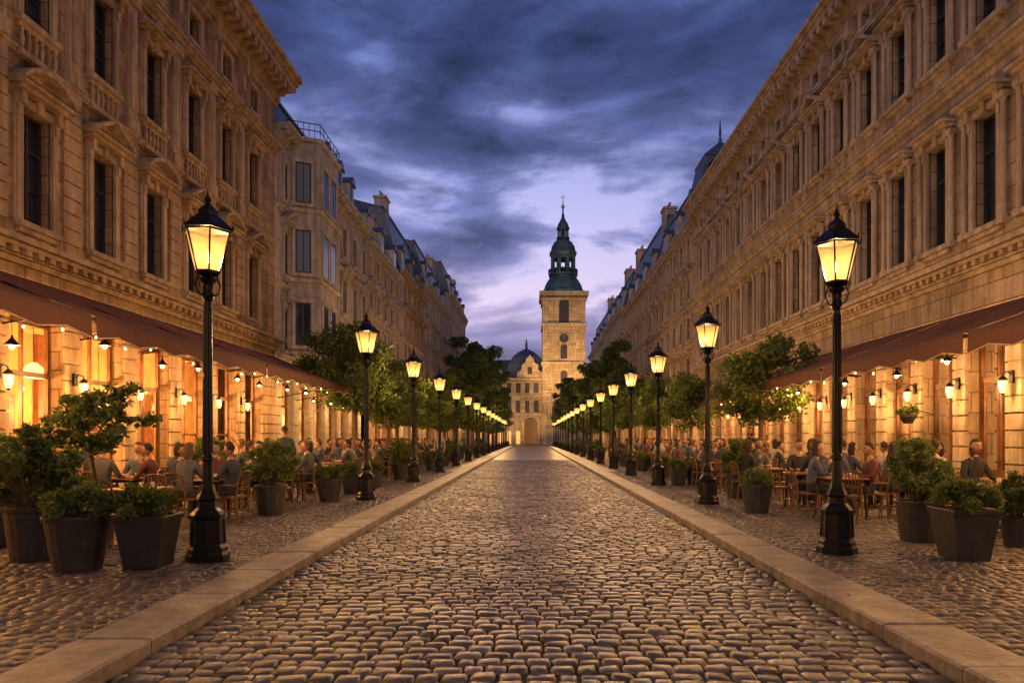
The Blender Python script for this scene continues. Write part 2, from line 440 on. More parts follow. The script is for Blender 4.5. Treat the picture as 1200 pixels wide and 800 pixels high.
def shell(f,ztop,depth=9):
    for u in (f.y0,f.y1):
        f.poly('walls',[(u,0,-.05),(u,-depth,-.05),(u,-depth,ztop),(u,0,ztop)],[(0,1,2,3)])
    f.poly('walls',[(f.y0,-depth,-.05),(f.y1,-depth,-.05),(f.y1,-depth,ztop),(f.y0,-depth,ztop)],[(0,1,2,3)])
    f.poly('walls',[(f.y0,-depth,ztop),(f.y1,-depth,ztop),(f.y1,0,ztop),(f.y0,0,ztop)],[(0,1,2,3)])

def shopfront(f,cols,ow,ztop,zwall,near=True,doors=3,real=False):
    zb=.08; zo=ztop; u=f.y0
    for ci,c in enumerate(cols+[None]):
        e=c-ow/2 if c is not None else f.y1
        f.quad('walls',u,e,zb,zo)
        if near and e-u>.15:
            z=.45; f.box('trim',u-.02,e+.02,-.2,.12,zb,.44)
            while z<zo-.1:
                f.box('trim',u+.01,e-.01,-.02,.06,z+.015,z+.30); z+=.32
            f.box('trim',u-.03,e+.03,-.02,.11,zo-.02,zo+.16)
        if c is None: break
        u=c+ow/2; D=-.3
        for uu in (c-ow/2,c+ow/2):
            f.poly('walls',[(uu,0,zb),(uu,D,zb),(uu,D,zo),(uu,0,zo)],[(0,1,2,3)])
        f.poly('walls',[(c-ow/2,0,zo),(c+ow/2,0,zo),(c+ow/2,D,zo),(c-ow/2,D,zo)],[(0,1,2,3)])
        h=ow/2; t=.06
        door=(ci%doors==1)
        F0,F1=D,D+.08
        f.box('shop_timber',c-h,c-h+t,F0,F1,zb,zo); f.box('shop_timber',c+h-t,c+h,F0,F1,zb,zo)
        f.box('shop_timber',c-h+t,c+h-t,F0,F1,zo-.1,zo); zt=2.75
        f.box('shop_timber',c-h+t,c+h-t,F0,F1+.02,zt-.05,zt+.05)
        f.box('shop_timber',c-.02,c+.02,F0,F1-.01,zt+.05,zo-.1)
        if door:
            for sg in (-1,1):
                a,b=sorted((c+sg*.01,c+sg*(h-t)))
                f.box('shop_timber',a,b,F0+.01,F1-.02,zb+.02,.95)
                f.box('shop_timber',a,a+.07,F0+.01,F1-.02,.95,zt-.05); f.box('shop_timber',b-.07,b,F0+.01,F1-.02,.95,zt-.05)
                f.box('shop_timber',a+.12,b-.12,F0+.07,F1+.005,.25,.8)
        else:
            f.box('shop_timber',c-h+t,c+h-t,F0,F1+.03,zb,.62)
            f.box('shop_timber',c-h+t+.08,c+h-t-.08,F1+.03,F1+.05,.2,.5)
            f.box('shop_timber',c-.02,c+.02,F0,F1-.01,.62,zt-.05)
            if near: f.box('shop_timber',c-h+t,c+h-t,F0,F1-.02,1.65,1.69)
        f.quad('shop_glass',c-h+t,c+h-t,zb+.5,zo-.1,D+.03)
    D2=-2.6
    if real:
        a,b=f.y0+.05,f.y1-.05
        f.quad('interior',a,b,.1,4.0,D2)
        u=max(a,6.0); k=0
        while u<b-.5:
            kind=k%3
            if kind==0:
                f.box('shop_timber',u-.6,u+.6,D2+.0,D2+.3,.12,.9)
                for zz in (1.3,1.75,2.2,2.65):
                    f.box('shop_timber',u-.6,u+.6,D2+.0,D2+.26,zz-.03,zz)
                    uu=u-.52
                    while uu<u+.5:
                        hh=random.uniform(.18,.32); f.box('bottles',uu,uu+.06,D2+.08,D2+.15,zz,zz+hh); uu+=random.uniform(.09,.16)
                for sg in(-.62,.62): f.box('shop_timber',u+sg-.03,u+sg+.03,D2,D2+.3,.12,2.75)
            elif kind==1:
                for (du,z0,z1,w) in ((-.3,1.5,2.2,.22),(.25,1.6,2.5,.25)):
                    f.box('shop_timber',u+du-w-.04,u+du+w+.04,D2,D2+.05,z0-.04,z1+.04); f.box('pictures',u+du-w,u+du+w,D2+.04,D2+.056,z0,z1)
                f.box('shop_timber',u-.75,u+.75,D2,D2+.04,.12,1.15)
            else:
                f.box('shop_timber',u-.55,u+.55,-1.6,-1.15,.12,1.05); f.box('trim',u-.6,u+.6,-1.65,-1.1,1.05,1.09)
                f.box('shop_timber',u-.08,u+.08,D2,D2+.12,.12,4)
            nn=-random.uniform(.6,1.3); zz=random.uniform(2.3,2.9)
            mb=f.part('lamp_shades'); mb.lathe([(.19,zz),(.15,zz+.13),(.05,zz+.22)],12,(f.X(nn),u))
            f.part('bulb_cords').tube([(f.X(nn),u,zz+.2),(f.X(nn),u,3.98)],.008,4)
            f.part('bulbs').ball((f.X(nn),u,zz-.03),.05,8,6)
            if k%2==0: plight('interior_light',(f.X(-1.1),u+.3,2.3),420,(1,.47,.14),.12,f.e)
            u+=1.25; k+=1
    else:
        f.quad('lit_interior',f.y0+.05,f.y1-.05,.1,4.0,D2)
    f.poly('interior',[(f.y0+.05,-.3,4.0),(f.y1-.05,-.3,4.0),(f.y1-.05,D2,4.0),(f.y0+.05,D2,4.0)],[(0,1,2,3)])
    f.poly('interior',[(f.y0+.05,-.3,.12),(f.y1-.05,-.3,.12),(f.y1-.05,D2,.12),(f.y0+.05,D2,.12)],[(0,1,2,3)])
    f.quad('walls',f.y0,f.y1,zo,zwall)

def mansard(f,z,h,inset,depth=9,dormers=None,chim=()):
    y0,y1=f.y0,f.y1; n0=.05
    vs=[(y0,n0,z),(y1,n0,z),(y1,-depth,z),(y0,-depth,z),(y0+.3,-inset,z+h),(y1-.3,-inset,z+h),(y1-.3,-depth+inset,z+h),(y0+.3,-depth+inset,z+h),
        (y0+1.2,-depth/2,z+h*1.25),(y1-1.2,-depth/2,z+h*1.25)]
    f.poly('roof',vs,[(0,1,5,4),(1,2,6,5),(2,3,7,6),(3,0,4,7),(4,5,9,8),(6,7,8,9),(5,6,9),(7,4,8)])
    f.box('roof',y0+.2,y1-.2,-inset-.1,-inset+.1,z+h-.04,z+h+.08)
    if dormers:
        for u in dormers:
            w=.45; zb=z+.3; zt=z+min(h-.25,1.7)
            f.box('dormers',u-w,u+w,-inset-.3,.0-.12,zb,zt)
            f.quad('window_glass',u-w+.14,u+w-.14,zb+.15,zt-.12,-.115)
            f.box('window_frames',u-.025,u+.025,-.125,-.1,zb+.15,zt-.12)
            f.poly('roof',[(u-w-.1,.0,zt),(u+w+.1,.0,zt),(u,.0,zt+.42),(u-w-.1,-inset-.5,zt),(u+w+.1,-inset-.5,zt),(u,-inset-.5,zt+.42)],
                   [(0,1,2),(3,5,4),(0,2,5,3),(1,4,5,2),(0,3,4,1)])
    for (u,n,w,l,zt) in chim:
        f.box('chimneys',u-l/2,u+l/2,n-w/2,n+w/2,z,zt)
        f.box('chimneys',u-l/2-.08,u+l/2+.08,n-w/2-.08,n+w/2+.08,zt,zt+.15)
        k=int(l/.35)
        for i in range(k):
            uu=u-l/2+.2+i*.35
            f.part('chimneys').lathe([(.09,zt+.15),(.08,zt+.5),(.1,zt+.52)],8,(f.X(n),uu))

def awning(f,y0,y1,nout,zw,zf,seg=None):
    ns=max(3,int((y1-y0)/.9)); K=6
    vs=[];fs=[]
    us=[y0+(y1-y0)*i/(ns*4) for i in range(ns*4+1)]
    for i,u in enumerate(us):
        ph=(i%4)/4; sag=-.035*math.sin(math.pi*ph)
        for k in range(K+1):
            t=k/K
            z=zw+(zf-zw)*t+sag*math.sin(math.pi*t)-.03*math.sin(math.pi*t)
            vs.append((u,.02+(nout-.02)*t,z))
        d=.27+.04*math.cos(i*math.pi/2)
        vs.append((u,nout+.012,zf-d))
    R=K+2
    for i in range(len(us)-1):
        for k in range(R-1):
            fs.append((i*R+k,(i+1)*R+k,(i+1)*R+k+1,i*R+k+1))
    f.poly('awning_fabric',vs,fs)
    pts=[(f.X(nout+.016),u,zf-.27-.04*math.cos(i*math.pi/2)) for i,u in enumerate(us)]
    f.part('valance_trim').tube(pts,.010,4)
    for i in range(ns//2+1):
        u=y0+.05+(y1-y0-.1)*i/(ns//2)
        f.part('awning_arms').tube([(f.X(.02),u,zw-.9),(f.X(nout*.55),u,zw-.55-.1),(f.X(nout-.03),u,zf-.05)],.018,5)
        f.part('awning_arms').tube([(f.X(.02),u,zw-.06),(f.X(nout-.03),u,zf-.06)],.014,5)
    f.part('awning_arms').tube([(f.X(nout-.02),y0,zf-.03),(f.X(nout-.02),y1,zf-.03)],.022,6)

def bulbs(f,y0,y1,step,n,z,power,every=1):
    u=y0; i=0
    while u<y1:
        x=f.X(n+random.uniform(-.3,.3)); zz=z+random.uniform(-.1,.15)
        f.part('bulbs').ball((x,u,zz),.04,8,6,(1,1,1.2))
        f.part('bulb_cords').tube([(x,u,zz+.04),(x,u,zz+.6)],.005,4)
        f.part('bulb_cords').lathe([(.11,zz+.01),(.06,zz+.07),(.02,zz+.12),(.015,zz+.16)],10,(x,u))
        if i%every==0: plight('bulb_light',(x,u,zz-.12),power,(1,.50,.16),.04,f.e)
        u+=step*random.uniform(.85,1.15); i+=1
def festoon(f,y0,y1,n,z,step=2.3):
    u=y0; cord=[]
    while u<y1-.1:
        e=min(u+step,y1); K=7
        for k in range(K):
            t=k/(K-1); zz=z-.18*4*t*(1-t); uu=u+(e-u)*t
            cord.append((f.X(n),uu,zz))
            if k in (1,3,5): f.part('bulbs').ball((f.X(n),uu,zz-.04),.017,6,5,(1,1,1.3))
        u=e
    f.part('bulb_cords').tube(cord,.005,4)
def sconces(f,us,power=16):
    for k,u in enumerate(us):
        f.part('bulb_cords').tube([(f.X(.05),u,2.72),(f.X(.16),u,2.82),(f.X(.24),u,2.78),(f.X(.25),u,2.7)],.013,5)
        f.part('bulb_cords').box(*sorted((f.X(.05),f.X(.1))),u-.05,u+.05,2.6,2.84)
        f.part('bulb_cords').lathe([(.085,2.66),(.05,2.71),(.015,2.74)],8,(f.X(.25),u))
        f.part('lamp_shades').lathe([(.035,2.42),(.06,2.5),(.07,2.64)],8,(f.X(.25),u))
        f.part('bulb_cords').lathe([(.01,2.38),(.04,2.42)],8,(f.X(.25),u))
        plight('sconce_light',(f.X(.42),u,2.54),power,(1,.50,.16),.05,f.e)

def matset(wall,trim):
    return {'walls':wall,'trim':trim,'window_glass':M_glass,'window_frames':M_frame,'shop_timber':M_wood,'shop_glass':M_shopglass,'lit_interior':M_lit,'interior':M_interior,
            'lamp_shades':M_shade,'bottles':M_picture,'pictures':M_picture,'roof':M_slate,'dormers':trim,'chimneys':wall,'awning_fabric':M_fab,'valance_trim':M_trimcloth,'awning_arms':M_iron,
            'bulbs':M_bulb,'bulb_cords':M_iron,'lit_windows':M_litwin,'railing':M_iron}
def std_ledge(f,z,proj=.32):
    return cornice(f,z,[(.10,.08),(.14,.15),(.08,proj*.75),(.09,proj)],dent=(.28,.13,.15,.09,.1))

# ---- left building 1
f=Fac('sandstone_building',-1,WX,-9.0,24.0,matset(M_sand,M_sandtrim))
cols=[12.4+1.93*k for k in range(-11,6)]
shopfront(f,cols,1.38,3.75,4.75,doors=3,real=True)
cornice(f,4.62,[(.1,.10),(.12,.18),(.07,.30),(.09,.42)],dent=(.3,.14,.18,.12,.1))
f.quad('walls',f.y0,f.y1,4.75,5.0)
upper_wall(f,5.0,13.15,[dict(z0=5.4,z1=7.45,w=.74,style=['tri','seg']),
    dict(z0=9.0,z1=10.8,w=.72,style=['flat','crest'],balus=True),dict(z0=12.05,z1=12.85,w=.6,style='plain')],cols)
cornice(f,8.3,[(.06,.06),(.06,.10)]); cornice(f,11.5,[(.08,.08),(.10,.18),(.06,.28)])
for k in range(len(cols)-1):
    c=(cols[k]+cols[k+1])/2
    f.box('trim',c-.17,c+.17,-.02,.09,8.43,11.25); f.box('trim',c-.21,c+.21,-.02,.13,8.43,8.7); f.box('trim',c-.22,c+.22,-.02,.15,11.25,11.5)
    f.box('trim',c-.1,c+.1,.05,.12,8.9,11.0)
    z=5.35
    while z<8.1:
        f.box('trim',c-.26,c+.26,-.02,.05,z,z+.27); z+=.3
    f.box('trim',c-.12,c+.12,-.02,.3,12.75,13.2); f.box('trim',c-.09,c+.09,-.02,.18,12.3,12.75)
cornice(f,13.15,[(.15,.12),(.25,.2),(.12,.38),(.18,.75),(.12,.85),(.15,.98)],dent=(.42,.2,.38,.32,.2))
shell(f,14.1)
mansard(f,14.12,1.6,1.6)
for a,b_ in ((-4,4.0),(4.1,9.4),(9.5,15.6),(15.7,20.0),(20.1,23.9)):
    awning(f,a,b_,2.95,4.42,3.28)
bulbs(f,8.5,23.6,1.9,1.4,3.05,100)
festoon(f,8,23.8,2.2,3.3)
sconces(f,[c+.965 for c in cols[9:-1]],34)
f.finish()

# ---- left building 2 with oriel
f=Fac('oriel_townhouse',-1,WX,24.0,37.0,matset(M_grey,M_greytrim))
cols=[25.2+1.9*k for k in range(0,7)]
cols=[c for c in cols if c<36.6]
shopfront(f,cols,1.3,3.6,4.3,near=True,doors=2)
upper_wall(f,4.3,12.4,[dict(z0=4.75,z1=6.3,w=.72,style='flat'),dict(z0=7.5,z1=9.1,w=.72,style=['tri','flat']),dict(z0=10.2,z1=11.6,w=.68,style='plain')],cols,0.03)
std_ledge(f,4.15,.25); cornice(f,6.95,[(.08,.07),(.08,.14)]); cornice(f,9.75,[(.08,.07),(.08,.14)])
cornice(f,12.2,[(.12,.1),(.15,.2),(.1,.45),(.12,.55)],dent=(.4,.18,.2,.22,.14))
shell(f,12.65)
mansard(f,12.68,2.2,1.1,dormers=[30.5,32.6,34.7],chim=[])
def oriel(f,u0,u1,n,z0,z1,floors):
    c=.45
    def ring(z,s=0.0): return [(u0-s,0,z),(u0+c-s*.5,n+s,z),(u1-c+s*.5,n+s,z),(u1+s,0,z)]
    vs=ring(z0)+ring(z1); f.poly('walls',vs,[(0,1,5,4),(1,2,6,5),(2,3,7,6),(3,2,1,0),(4,5,6,7)])
    um=(u0+u1)/2
    lo=[(um-.3,0,z0-1.0),(um-.2,.1,z0-1.0),(um+.2,.1,z0-1.0),(um+.3,0,z0-1.0)]
    f.poly('walls',lo+ring(z0-.001),[(0,1,5,4),(1,2,6,5),(2,3,7,6)])
    for zz in [z0-.05,z1]+[fl[0]-.35 for fl in floors]:
        vs=ring(zz,.1)+ring(zz+.14,.14); f.poly('trim',vs,[(0,1,5,4),(1,2,6,5),(2,3,7,6),(3,2,1,0),(4,5,6,7)])
    for a,b in floors:
        for cc in (um-.5,um+.5):
            f.box('window_frames',cc-.32,cc+.32,n-.02,n+.03,a,b); f.quad('window_glass',cc-.27,cc-.02,a+.05,b-.05,n+.034); f.quad('window_glass',cc+.02,cc+.27,a+.05,b-.05,n+.034)
            f.box('trim',cc-.42,cc+.42,n-.02,n+.12,a-.12,a-.001); f.box('trim',cc-.42,cc+.42,n-.02,n+.1,b+.001,b+.14)
            f.box('trim',cc-.42,cc-.321,n-.02,n+.06,a,b); f.box('trim',cc+.321,cc+.42,n-.02,n+.06,a,b)
        for (ua,na,ub,nb) in ((u0,0,u0+c,n),(u1-c,n,u1,0)):
            d=Vector((ub-ua,nb-na)); L=d.length; d/=L; nr=Vector((-d.y,d.x))
            if nr.y<0: nr=-nr
            def P(t,o,z): return (ua+d.x*t*L+nr.x*o,na+d.y*t*L+nr.y*o,z)
            f.poly('window_frames',[P(.26,.02,a),P(.74,.02,a),P(.74,.02,b),P(.26,.02,b)],[(0,1,2,3)])
            f.poly('window_glass',[P(.31,.03,a+.06),P(.48,.03,a+.06),P(.48,.03,b-.06),P(.31,.03,b-.06)],[(0,1,2,3)])
            f.poly('window_glass',[P(.52,.03,a+.06),P(.69,.03,a+.06),P(.69,.03,b-.06),P(.52,.03,b-.06)],[(0,1,2,3)])
            for (ta,tb,za,zb2) in ((.16,.255,a,b),(.745,.84,a,b),(.12,.88,b+.001,b+.14),(.12,.88,a-.13,a-.001)):
                vv=[P(ta,-.02,za),P(tb,-.02,za),P(tb,-.02,zb2),P(ta,-.02,zb2),P(ta,.07,za),P(tb,.07,za),P(tb,.07,zb2),P(ta,.07,zb2)]
                f.poly('trim',vv,[(4,5,6,7),(0,1,5,4),(1,2,6,5),(2,3,7,6),(3,0,4,7)])
    R=ring(z1+.14,.05)
    for zz in (.55,.3):
        f.part('railing').tube([(f.X(n_),u_,z_+zz) for u_,n_,z_ in R],.02,5)
    for i in range(3):
        (a0,b0,_),(a1,b1,_)=R[i],R[i+1]
        for k in range(7):
            t=k/6; f.part('railing').tube([(f.X(b0+(b1-b0)*t),a0+(a1-a0)*t,z1+.1),(f.X(b0+(b1-b0)*t),a0+(a1-a0)*t,z1+.7)],.014,4)
oriel(f,25.2,28.6,1.05,4.7,12.6,[(5.0,6.6),(7.7,9.3),(10.3,11.8)])
awning(f,24.2,30,2.4,3.9,3.0); awning(f,30.2,36.8,2.4,3.9,3.0)
bulbs(f,25,36.5,2.2,1.2,2.9,95)
f.finish()

def generic(name,side,y0,y1,H,wall,trim,pitch=2.0,floors=4,roof=2.4,chim=(),W=WX,near=False,inset=1.0,lit=.04,light=0,styles=('flat','plain','tri','plain'),dormer=True):
    f=Fac(name,side,W,y0,y1,matset(wall,trim))
    n=int((y1-y0)/pitch); off=(y1-y0-(n-1)*pitch)/2
    cols=[y0+off+pitch*k for k in range(n)]
    shopfront(f,cols,pitch*.66,3.4,4.2,near=near,doors=3)
    fh=(H-4.4)/floors; fls=[]
    for i in range(floors):
        z0=4.4+i*fh+.42; st=styles[i%len(styles)]
        if isinstance(st,str) : st=[st]
        fls.append(dict(z0=z0,z1=z0+fh*.56,w=.75,style=st))
    upper_wall(f,4.2,H-.2,fls,cols,lit)
    std_ledge(f,4.1,.25)
    for i in range(1,floors): cornice(f,4.4+i*fh-.08,[(.08,.06),(.07,.13)])
    cornice(f,H-.4,[(.14,.1),(.16,.2),(.1,.32),(.14,.42)],dent=(.45,.2,.2,.12,.15))
    shell(f,H+.14)
    mansard(f,H+.16,roof,inset,dormers=[c for c in cols[::2]] if dormer else None,chim=chim)
    awning(f,y0+.3,y1-.3,2.2,3.8,2.95)
    if light: bulbs(f,y0+1,y1-1,light,1.0,2.85,130,every=1)
    f.finish(); return f

generic('ochre_townhouse',-1,37,47,12.2,M_ochre,M_greytrim,1.9,4,2.2,chim=[(45,-1.6,.8,1.3,15.8)],light=3)
generic('tall_townhouse',-1,47,58,13.0,M_grey,M_sandtrim,1.9,4,4.4,chim=[(48.5,-1.6,.8,1.2,18.4)],light=4,inset=1.3)
generic('rose_townhouse',-1,58,75,14.6,M_rose,M_greytrim,2.1,4,3.6,chim=[(70,-1.5,1,2,19.6)],light=5)
generic('corner_townhouse',-1,75,94,17.4,M_grey,M_greytrim,2.1,5,3.4,chim=[(90,-1.5,1,2,22)],light=6)

# ---- right building 1
f=Fac('limestone_palace',1,WX,-9.0,37.0,matset(M_pale,M_paletrim))
cols=[13.46+1.6*k for k in range(-13,15)]
shopfront(f,cols,1.16,3.7,4.75,doors=3,real=True)
cornice(f,4.85,[(.1,.08),(.14,.16),(.07,.28),(.1,.4)],dent=(.26,.12,.16,.1,.1))
f.quad('walls',f.y0,f.y1,4.75,5.2)
upper_wall(f,5.2,13.2,[dict(z0=5.75,z1=8.0,w=.7,style='flat',side_cols=True),dict(z0=9.75,z1=11.55,w=.7,style=['tri','flat'],side_cols=True),dict(z0=12.55,z1=13.05,w=.5,style='plain')],cols,.0)
cornice(f,8.85,[(.1,.07),(.1,.14),(.06,.22)]); cornice(f,9.2,[(.08,.05)]); cornice(f,12.3,[(.05,.07),(.06,.14)])
for k in range(len(cols)-1):
    c=(cols[k]+cols[k+1])/2
    f.box('trim',c-.13,c+.13,-.02,.2,12.75,13.2)
cornice(f,13.2,[(.14,.1),(.2,.18),(.1,.35),(.14,.62),(.1,.7),(.12,.8)],dent=(.4,.18,.35,.25,.2))
shell(f,13.98)
mansard(f,14.0,1.2,2.2)
for a,b_ in ((-4,4.0),(4.1,9.6),(9.7,14.4),(14.5,18.6),(18.7,22.6)):
    awning(f,a,b_,2.85,4.15,3.08)
awning(f,23.2,30,2.4,3.85,3.0); awning(f,30.2,36.8,2.4,3.85,3.0)
bulbs(f,8.5,36.6,2.1,1.4,2.9,100)
festoon(f,8,22.6,2.1,3.1)
sconces(f,[c+.8 for c in cols[9:24:1]],32)
f.part('railing').tube([(f.X(.02),15.2,2.1),(f.X(.6),15.2,2.25),(f.X(.6),15.2,2.1)],.012,5)
f.finish()
g=generic('pavilion_townhouse',1,37,50,13.4,M_pale,M_paletrim,1.9,4,3.2,chim=[],light=3)
mb=MB(); s2=math.sqrt(2)
mb.lathe([(1.9*s2,13.8),(1.9*s2,14.3),(1.75*s2,14.35),(1.6*s2,15.2),(1.35*s2,16.3),(1.15*s2,17.3),(1.2*s2,17.4),(.15,18.5),(.05,18.9),(.1,19.0),(.03,19.8)],4,(10.9,39.3),rot=math.pi/4)
put('pavilion_roof',mb.mesh('pavilion_roof',[M_slate],False),parent=g.e)
generic('ochre_terrace_house',1,50,66,13.4,M_ochre,M_paletrim,2.0,4,4.4,chim=[(51.4,-1.4,.9,1.2,18.6),(64,-1.4,.9,1.4,18.9)],light=4,inset=1.2)
generic('rose_terrace_house',1,66,84,14.2,M_rose,M_greytrim,2.1,4,3.2,chim=[(72,-1.5,1,1.6,19.0)],light=5)
generic('grey_terrace_house',1,84,104,13.6,M_grey,M_greytrim,2.1,4,4.0,chim=[(88,-1.5,1,1.6,19.2)],light=6)

# ---------------------------------------------------------------- tower
K=150/800.0
r8=math.pi/8
def PZ(y): return 1.6+(512-y)*K
tw=empty('church_tower',(7.3,150+4.7,0))
walls=MB(); trim=MB(); dark=MB(); cop=MB(); gold=MB()
hw=4.5; zt=PZ(346)
walls.box(-hw,hw,-hw,hw,-.05,zt)
for sx in (-1,1):
    for sy in (-1,1):
        x0,x1=sorted((sx*(hw-.9),sx*(hw+.22))); y0,y1=sorted((sy*(hw-.9),sy*(hw+.22)))
        trim.box(x0,x1,y0,y1,-.04,zt-.02)
for z,p,h in ((zt-.02,.9,.9),(zt-1.0,.5,.5),(PZ(382),.45,.7),(PZ(428),.5,.8),(PZ(460),.4,.6)):
    trim.box(-hw-p,hw+p,-hw-p,hw+p,z,z+h)
def archwin(mb_d,mb_t,axis,sg,c,z0,w,h,off):
    pts=[(-w/2,z0),(w/2,z0),(w/2,z0+h-w/2)]+[(w/2*math.cos(a),z0+h-w/2+w/2*math.sin(a)) for a in [math.pi*i/8 for i in range(1,8)]]+[(-w/2,z0+h-w/2)]
    def P(u,z,o): return (c+u,sg*(hw+o),z) if axis=='y' else (sg*(hw+o),c+u,z)
    mb_d.add([P(u,z,.03) for u,z in pts],[tuple(range(len(pts)))])
    n=len(pts); big=[(u*1.28,z0-.25+(z-z0)*1.08) for u,z in pts]
    vs=[P(u,z,.16) for u,z in pts]+[P(u,z,.16) for u,z in big]+[P(u,z,0) for u,z in pts]+[P(u,z,0) for u,z in big]
    fs=[]
    for i in range(n):
        j=(i+1)%n; fs+=[(i,j,n+j,n+i),(i,j,2*n+j,2*n+i),(n+i,n+j,3*n+j,3*n+i)]
    mb_t.add(vs,fs)
for ax in ('x','y'):
    for sg in (-1,1):
        archwin(dark,trim,ax,sg,0,PZ(378),2.2,5.4,0)
        archwin(dark,trim,ax,sg,0,PZ(420),1.5,3.2,0)
        archwin(dark,trim,ax,sg,0,PZ(452),1.5,3.4,0)
        archwin(dark,trim,ax,sg,-1.9,PZ(500),1.4,5,0); archwin(dark,trim,ax,sg,1.9,PZ(500),1.4,5,0)
for sg in (-1,1):
    vs=[(1.2*math.cos(a),sg*(hw+.2),PZ(396)+1.2*math.sin(a)) for a in [2*math.pi*i/20 for i in range(20)]]
    gold.add(vs,[tuple(range(20))])
    vs=[(1.0*math.cos(a),sg*(hw+.23),PZ(396)+1.0*math.sin(a)) for a in [2*math.pi*i/20 for i in range(20)]]
    dark.add(vs,[tuple(range(20))])
    gold.box(-.04,.04,min(sg*(hw+.24),sg*(hw+.27)),max(sg*(hw+.24),sg*(hw+.27)),PZ(396)-.1,PZ(396)+.75)
def prof(lst): return [(r*K,PZ(y)) for r,y in lst]
cop.lathe(prof([(28,341),(27.5,338),(25,336),(23.5,331),(20,325),(17,321),(16.5,318.5),(18.5,318),(18.5,316),(16,315.8)]),8,rot=r8)
for i in range(24):
    a=2*math.pi*i/24; cop.tube([(17.5*K*math.cos(a),17.5*K*math.sin(a),PZ(316)),(17.5*K*math.cos(a),17.5*K*math.sin(a),PZ(311))],.1,4)
cop.lathe(prof([(17.9,311.5),(17.9,310.5)]),24)
for i in range(8):
    a=r8+2*math.pi*i/8
    cop.tube([(13.3*K*math.cos(a),13.3*K*math.sin(a),PZ(316)),(13.3*K*math.cos(a),13.3*K*math.sin(a),PZ(292))],.5,6)
cop.lathe(prof([(6.5,316),(6.5,311)]),8,rot=r8)
cop.lathe(prof([(14.5,298),(15.5,294),(17.5,292),(17.5,290),(16,289),(15,284),(11.5,278),(7.8,275),(7,273.5),(8.5,273),(8.5,271.5),(6.5,271.3)]),8,rot=r8)
for i in range(8):
    a=r8+2*math.pi*i/8
    cop.tube([(5.8*K*math.cos(a),5.8*K*math.sin(a),PZ(271.5)),(5.8*K*math.cos(a),5.8*K*math.sin(a),PZ(261))],.25,5)
cop.lathe(prof([(1.8,271.5),(1.8,261)]),8)
cop.lathe(prof([(7.6,262),(8.5,260.5),(7.4,259),(6.8,256),(4.3,252),(2.4,248),(1.6,245),(2.2,244),(1.2,243),(.9,236),(.4,226)]),8,rot=r8)
gold.ball((0,0,PZ(234)),.42,10,8)
gold.box(-.07,.07,-.07,.07,PZ(228),PZ(219)); gold.box(-.5,.5,-.06,.06,PZ(223),PZ(222.3))
M_darkwin=simple('dark_louvre',(0.02,0.018,0.018),0.6)
for n_,mb_,mt_ in (('walls',walls,M_tower),('trim',trim,M_tower),('windows',dark,M_darkwin),('copper_spire',cop,M_copper),('gilding',gold,M_gold)):
    put(n_,mb_.mesh(n_,[mt_]),parent=tw)
def spot(name,loc,target,power,ang,col=(1,.6,.24),parent=None,blend=.6,size=.4):
    l=bpy.data.lights.new(name,'SPOT'); l.energy=power; l.spot_size=math.radians(ang); l.spot_blend=blend; l.color=col; l.shadow_soft_size=size
    o=bpy.data.objects.new(name,l); COL.objects.link(o); o.location=loc
    o.rotation_euler=(Vector(target)-Vector(loc)).to_track_quat('-Z','Y').to_euler()
    o.location=Vector(loc)-Vector(parent.location); o.parent=parent
    return o
spot('floodlight',(4,134,9),(7.3,150,18),16500,70,(1,.56,.22),parent=tw)
spot('floodlight',(12,136,9),(7.3,150,22),12000,70,(1,.56,.22),parent=tw)
spot('floodlight',(7.3,139,31),(7.3,152,42),1400,70,(1,.85,.7),parent=tw)

# ---- town hall
f=empty('town_hall')
w=MB(); t=MB(); d=MB(); rf=MB(); lit=MB(); arch=MB()
X0,X1,Y0=-18,3.0,151.0; zt=PZ(442)
w.box(X0,-1.7,Y0,Y0+10,-.05,zt); w.box(1.7,X1,Y0,Y0+10,-.05,zt); w.box(-1.7,1.7,Y0,Y0+10,PZ(489),zt)
arch.add([(-1.7,Y0+8,0),(1.7,Y0+8,0),(1.7,Y0+8,PZ(489)),(-1.7,Y0+8,PZ(489))],[(0,1,2,3)])
for sg in (-1,1):
    t.box(sg*1.7-.3,sg*1.7+.3,Y0-.4,Y0+.5,-.05,PZ(489))
    pts=[(sg*1.7,PZ(489))]+[(sg*1.7*math.cos(a),PZ(497)+(PZ(489)-PZ(497))*math.sin(a)) for a in [math.pi/2*i/6 for i in range(7)]]
    w.add([(x,Y0+.1,z) for x,z in pts],[tuple(range(len(pts)))])
for z,p in ((PZ(487),.3),(PZ(465),.25),(zt-.6,.5)):
    t.box(X0-p,X1+p,Y0-p,Y0+.5,z,z+.5)
x=X0+1.2
while x<X1-.6:
    for za,zb in ((PZ(483),PZ(469)),(PZ(460),PZ(448))):
        d.box(x-.5,x+.5,Y0-.06,Y0+.2,za,zb); t.box(x-.75,x+.75,Y0-.2,Y0+.2,zb,zb+.3); t.box(x-.75,x+.75,Y0-.2,Y0+.2,za-.3,za)
        t.box(x-.75,x-.52,Y0-.12,Y0+.2,za,zb); t.box(x+.52,x+.75,Y0-.12,Y0+.2,za,zb)
        t.box(x+.93,x+1.07,Y0-.14,Y0+.2,za-.6,zb+.5)
    if abs(x)>2.3: lit.add([(x-.45,Y0-.07,.1),(x+.45,Y0-.07,.1),(x+.45,Y0-.07,2.9),(x-.45,Y0-.07,2.9)],[(0,1,2,3)])
    x+=2.0
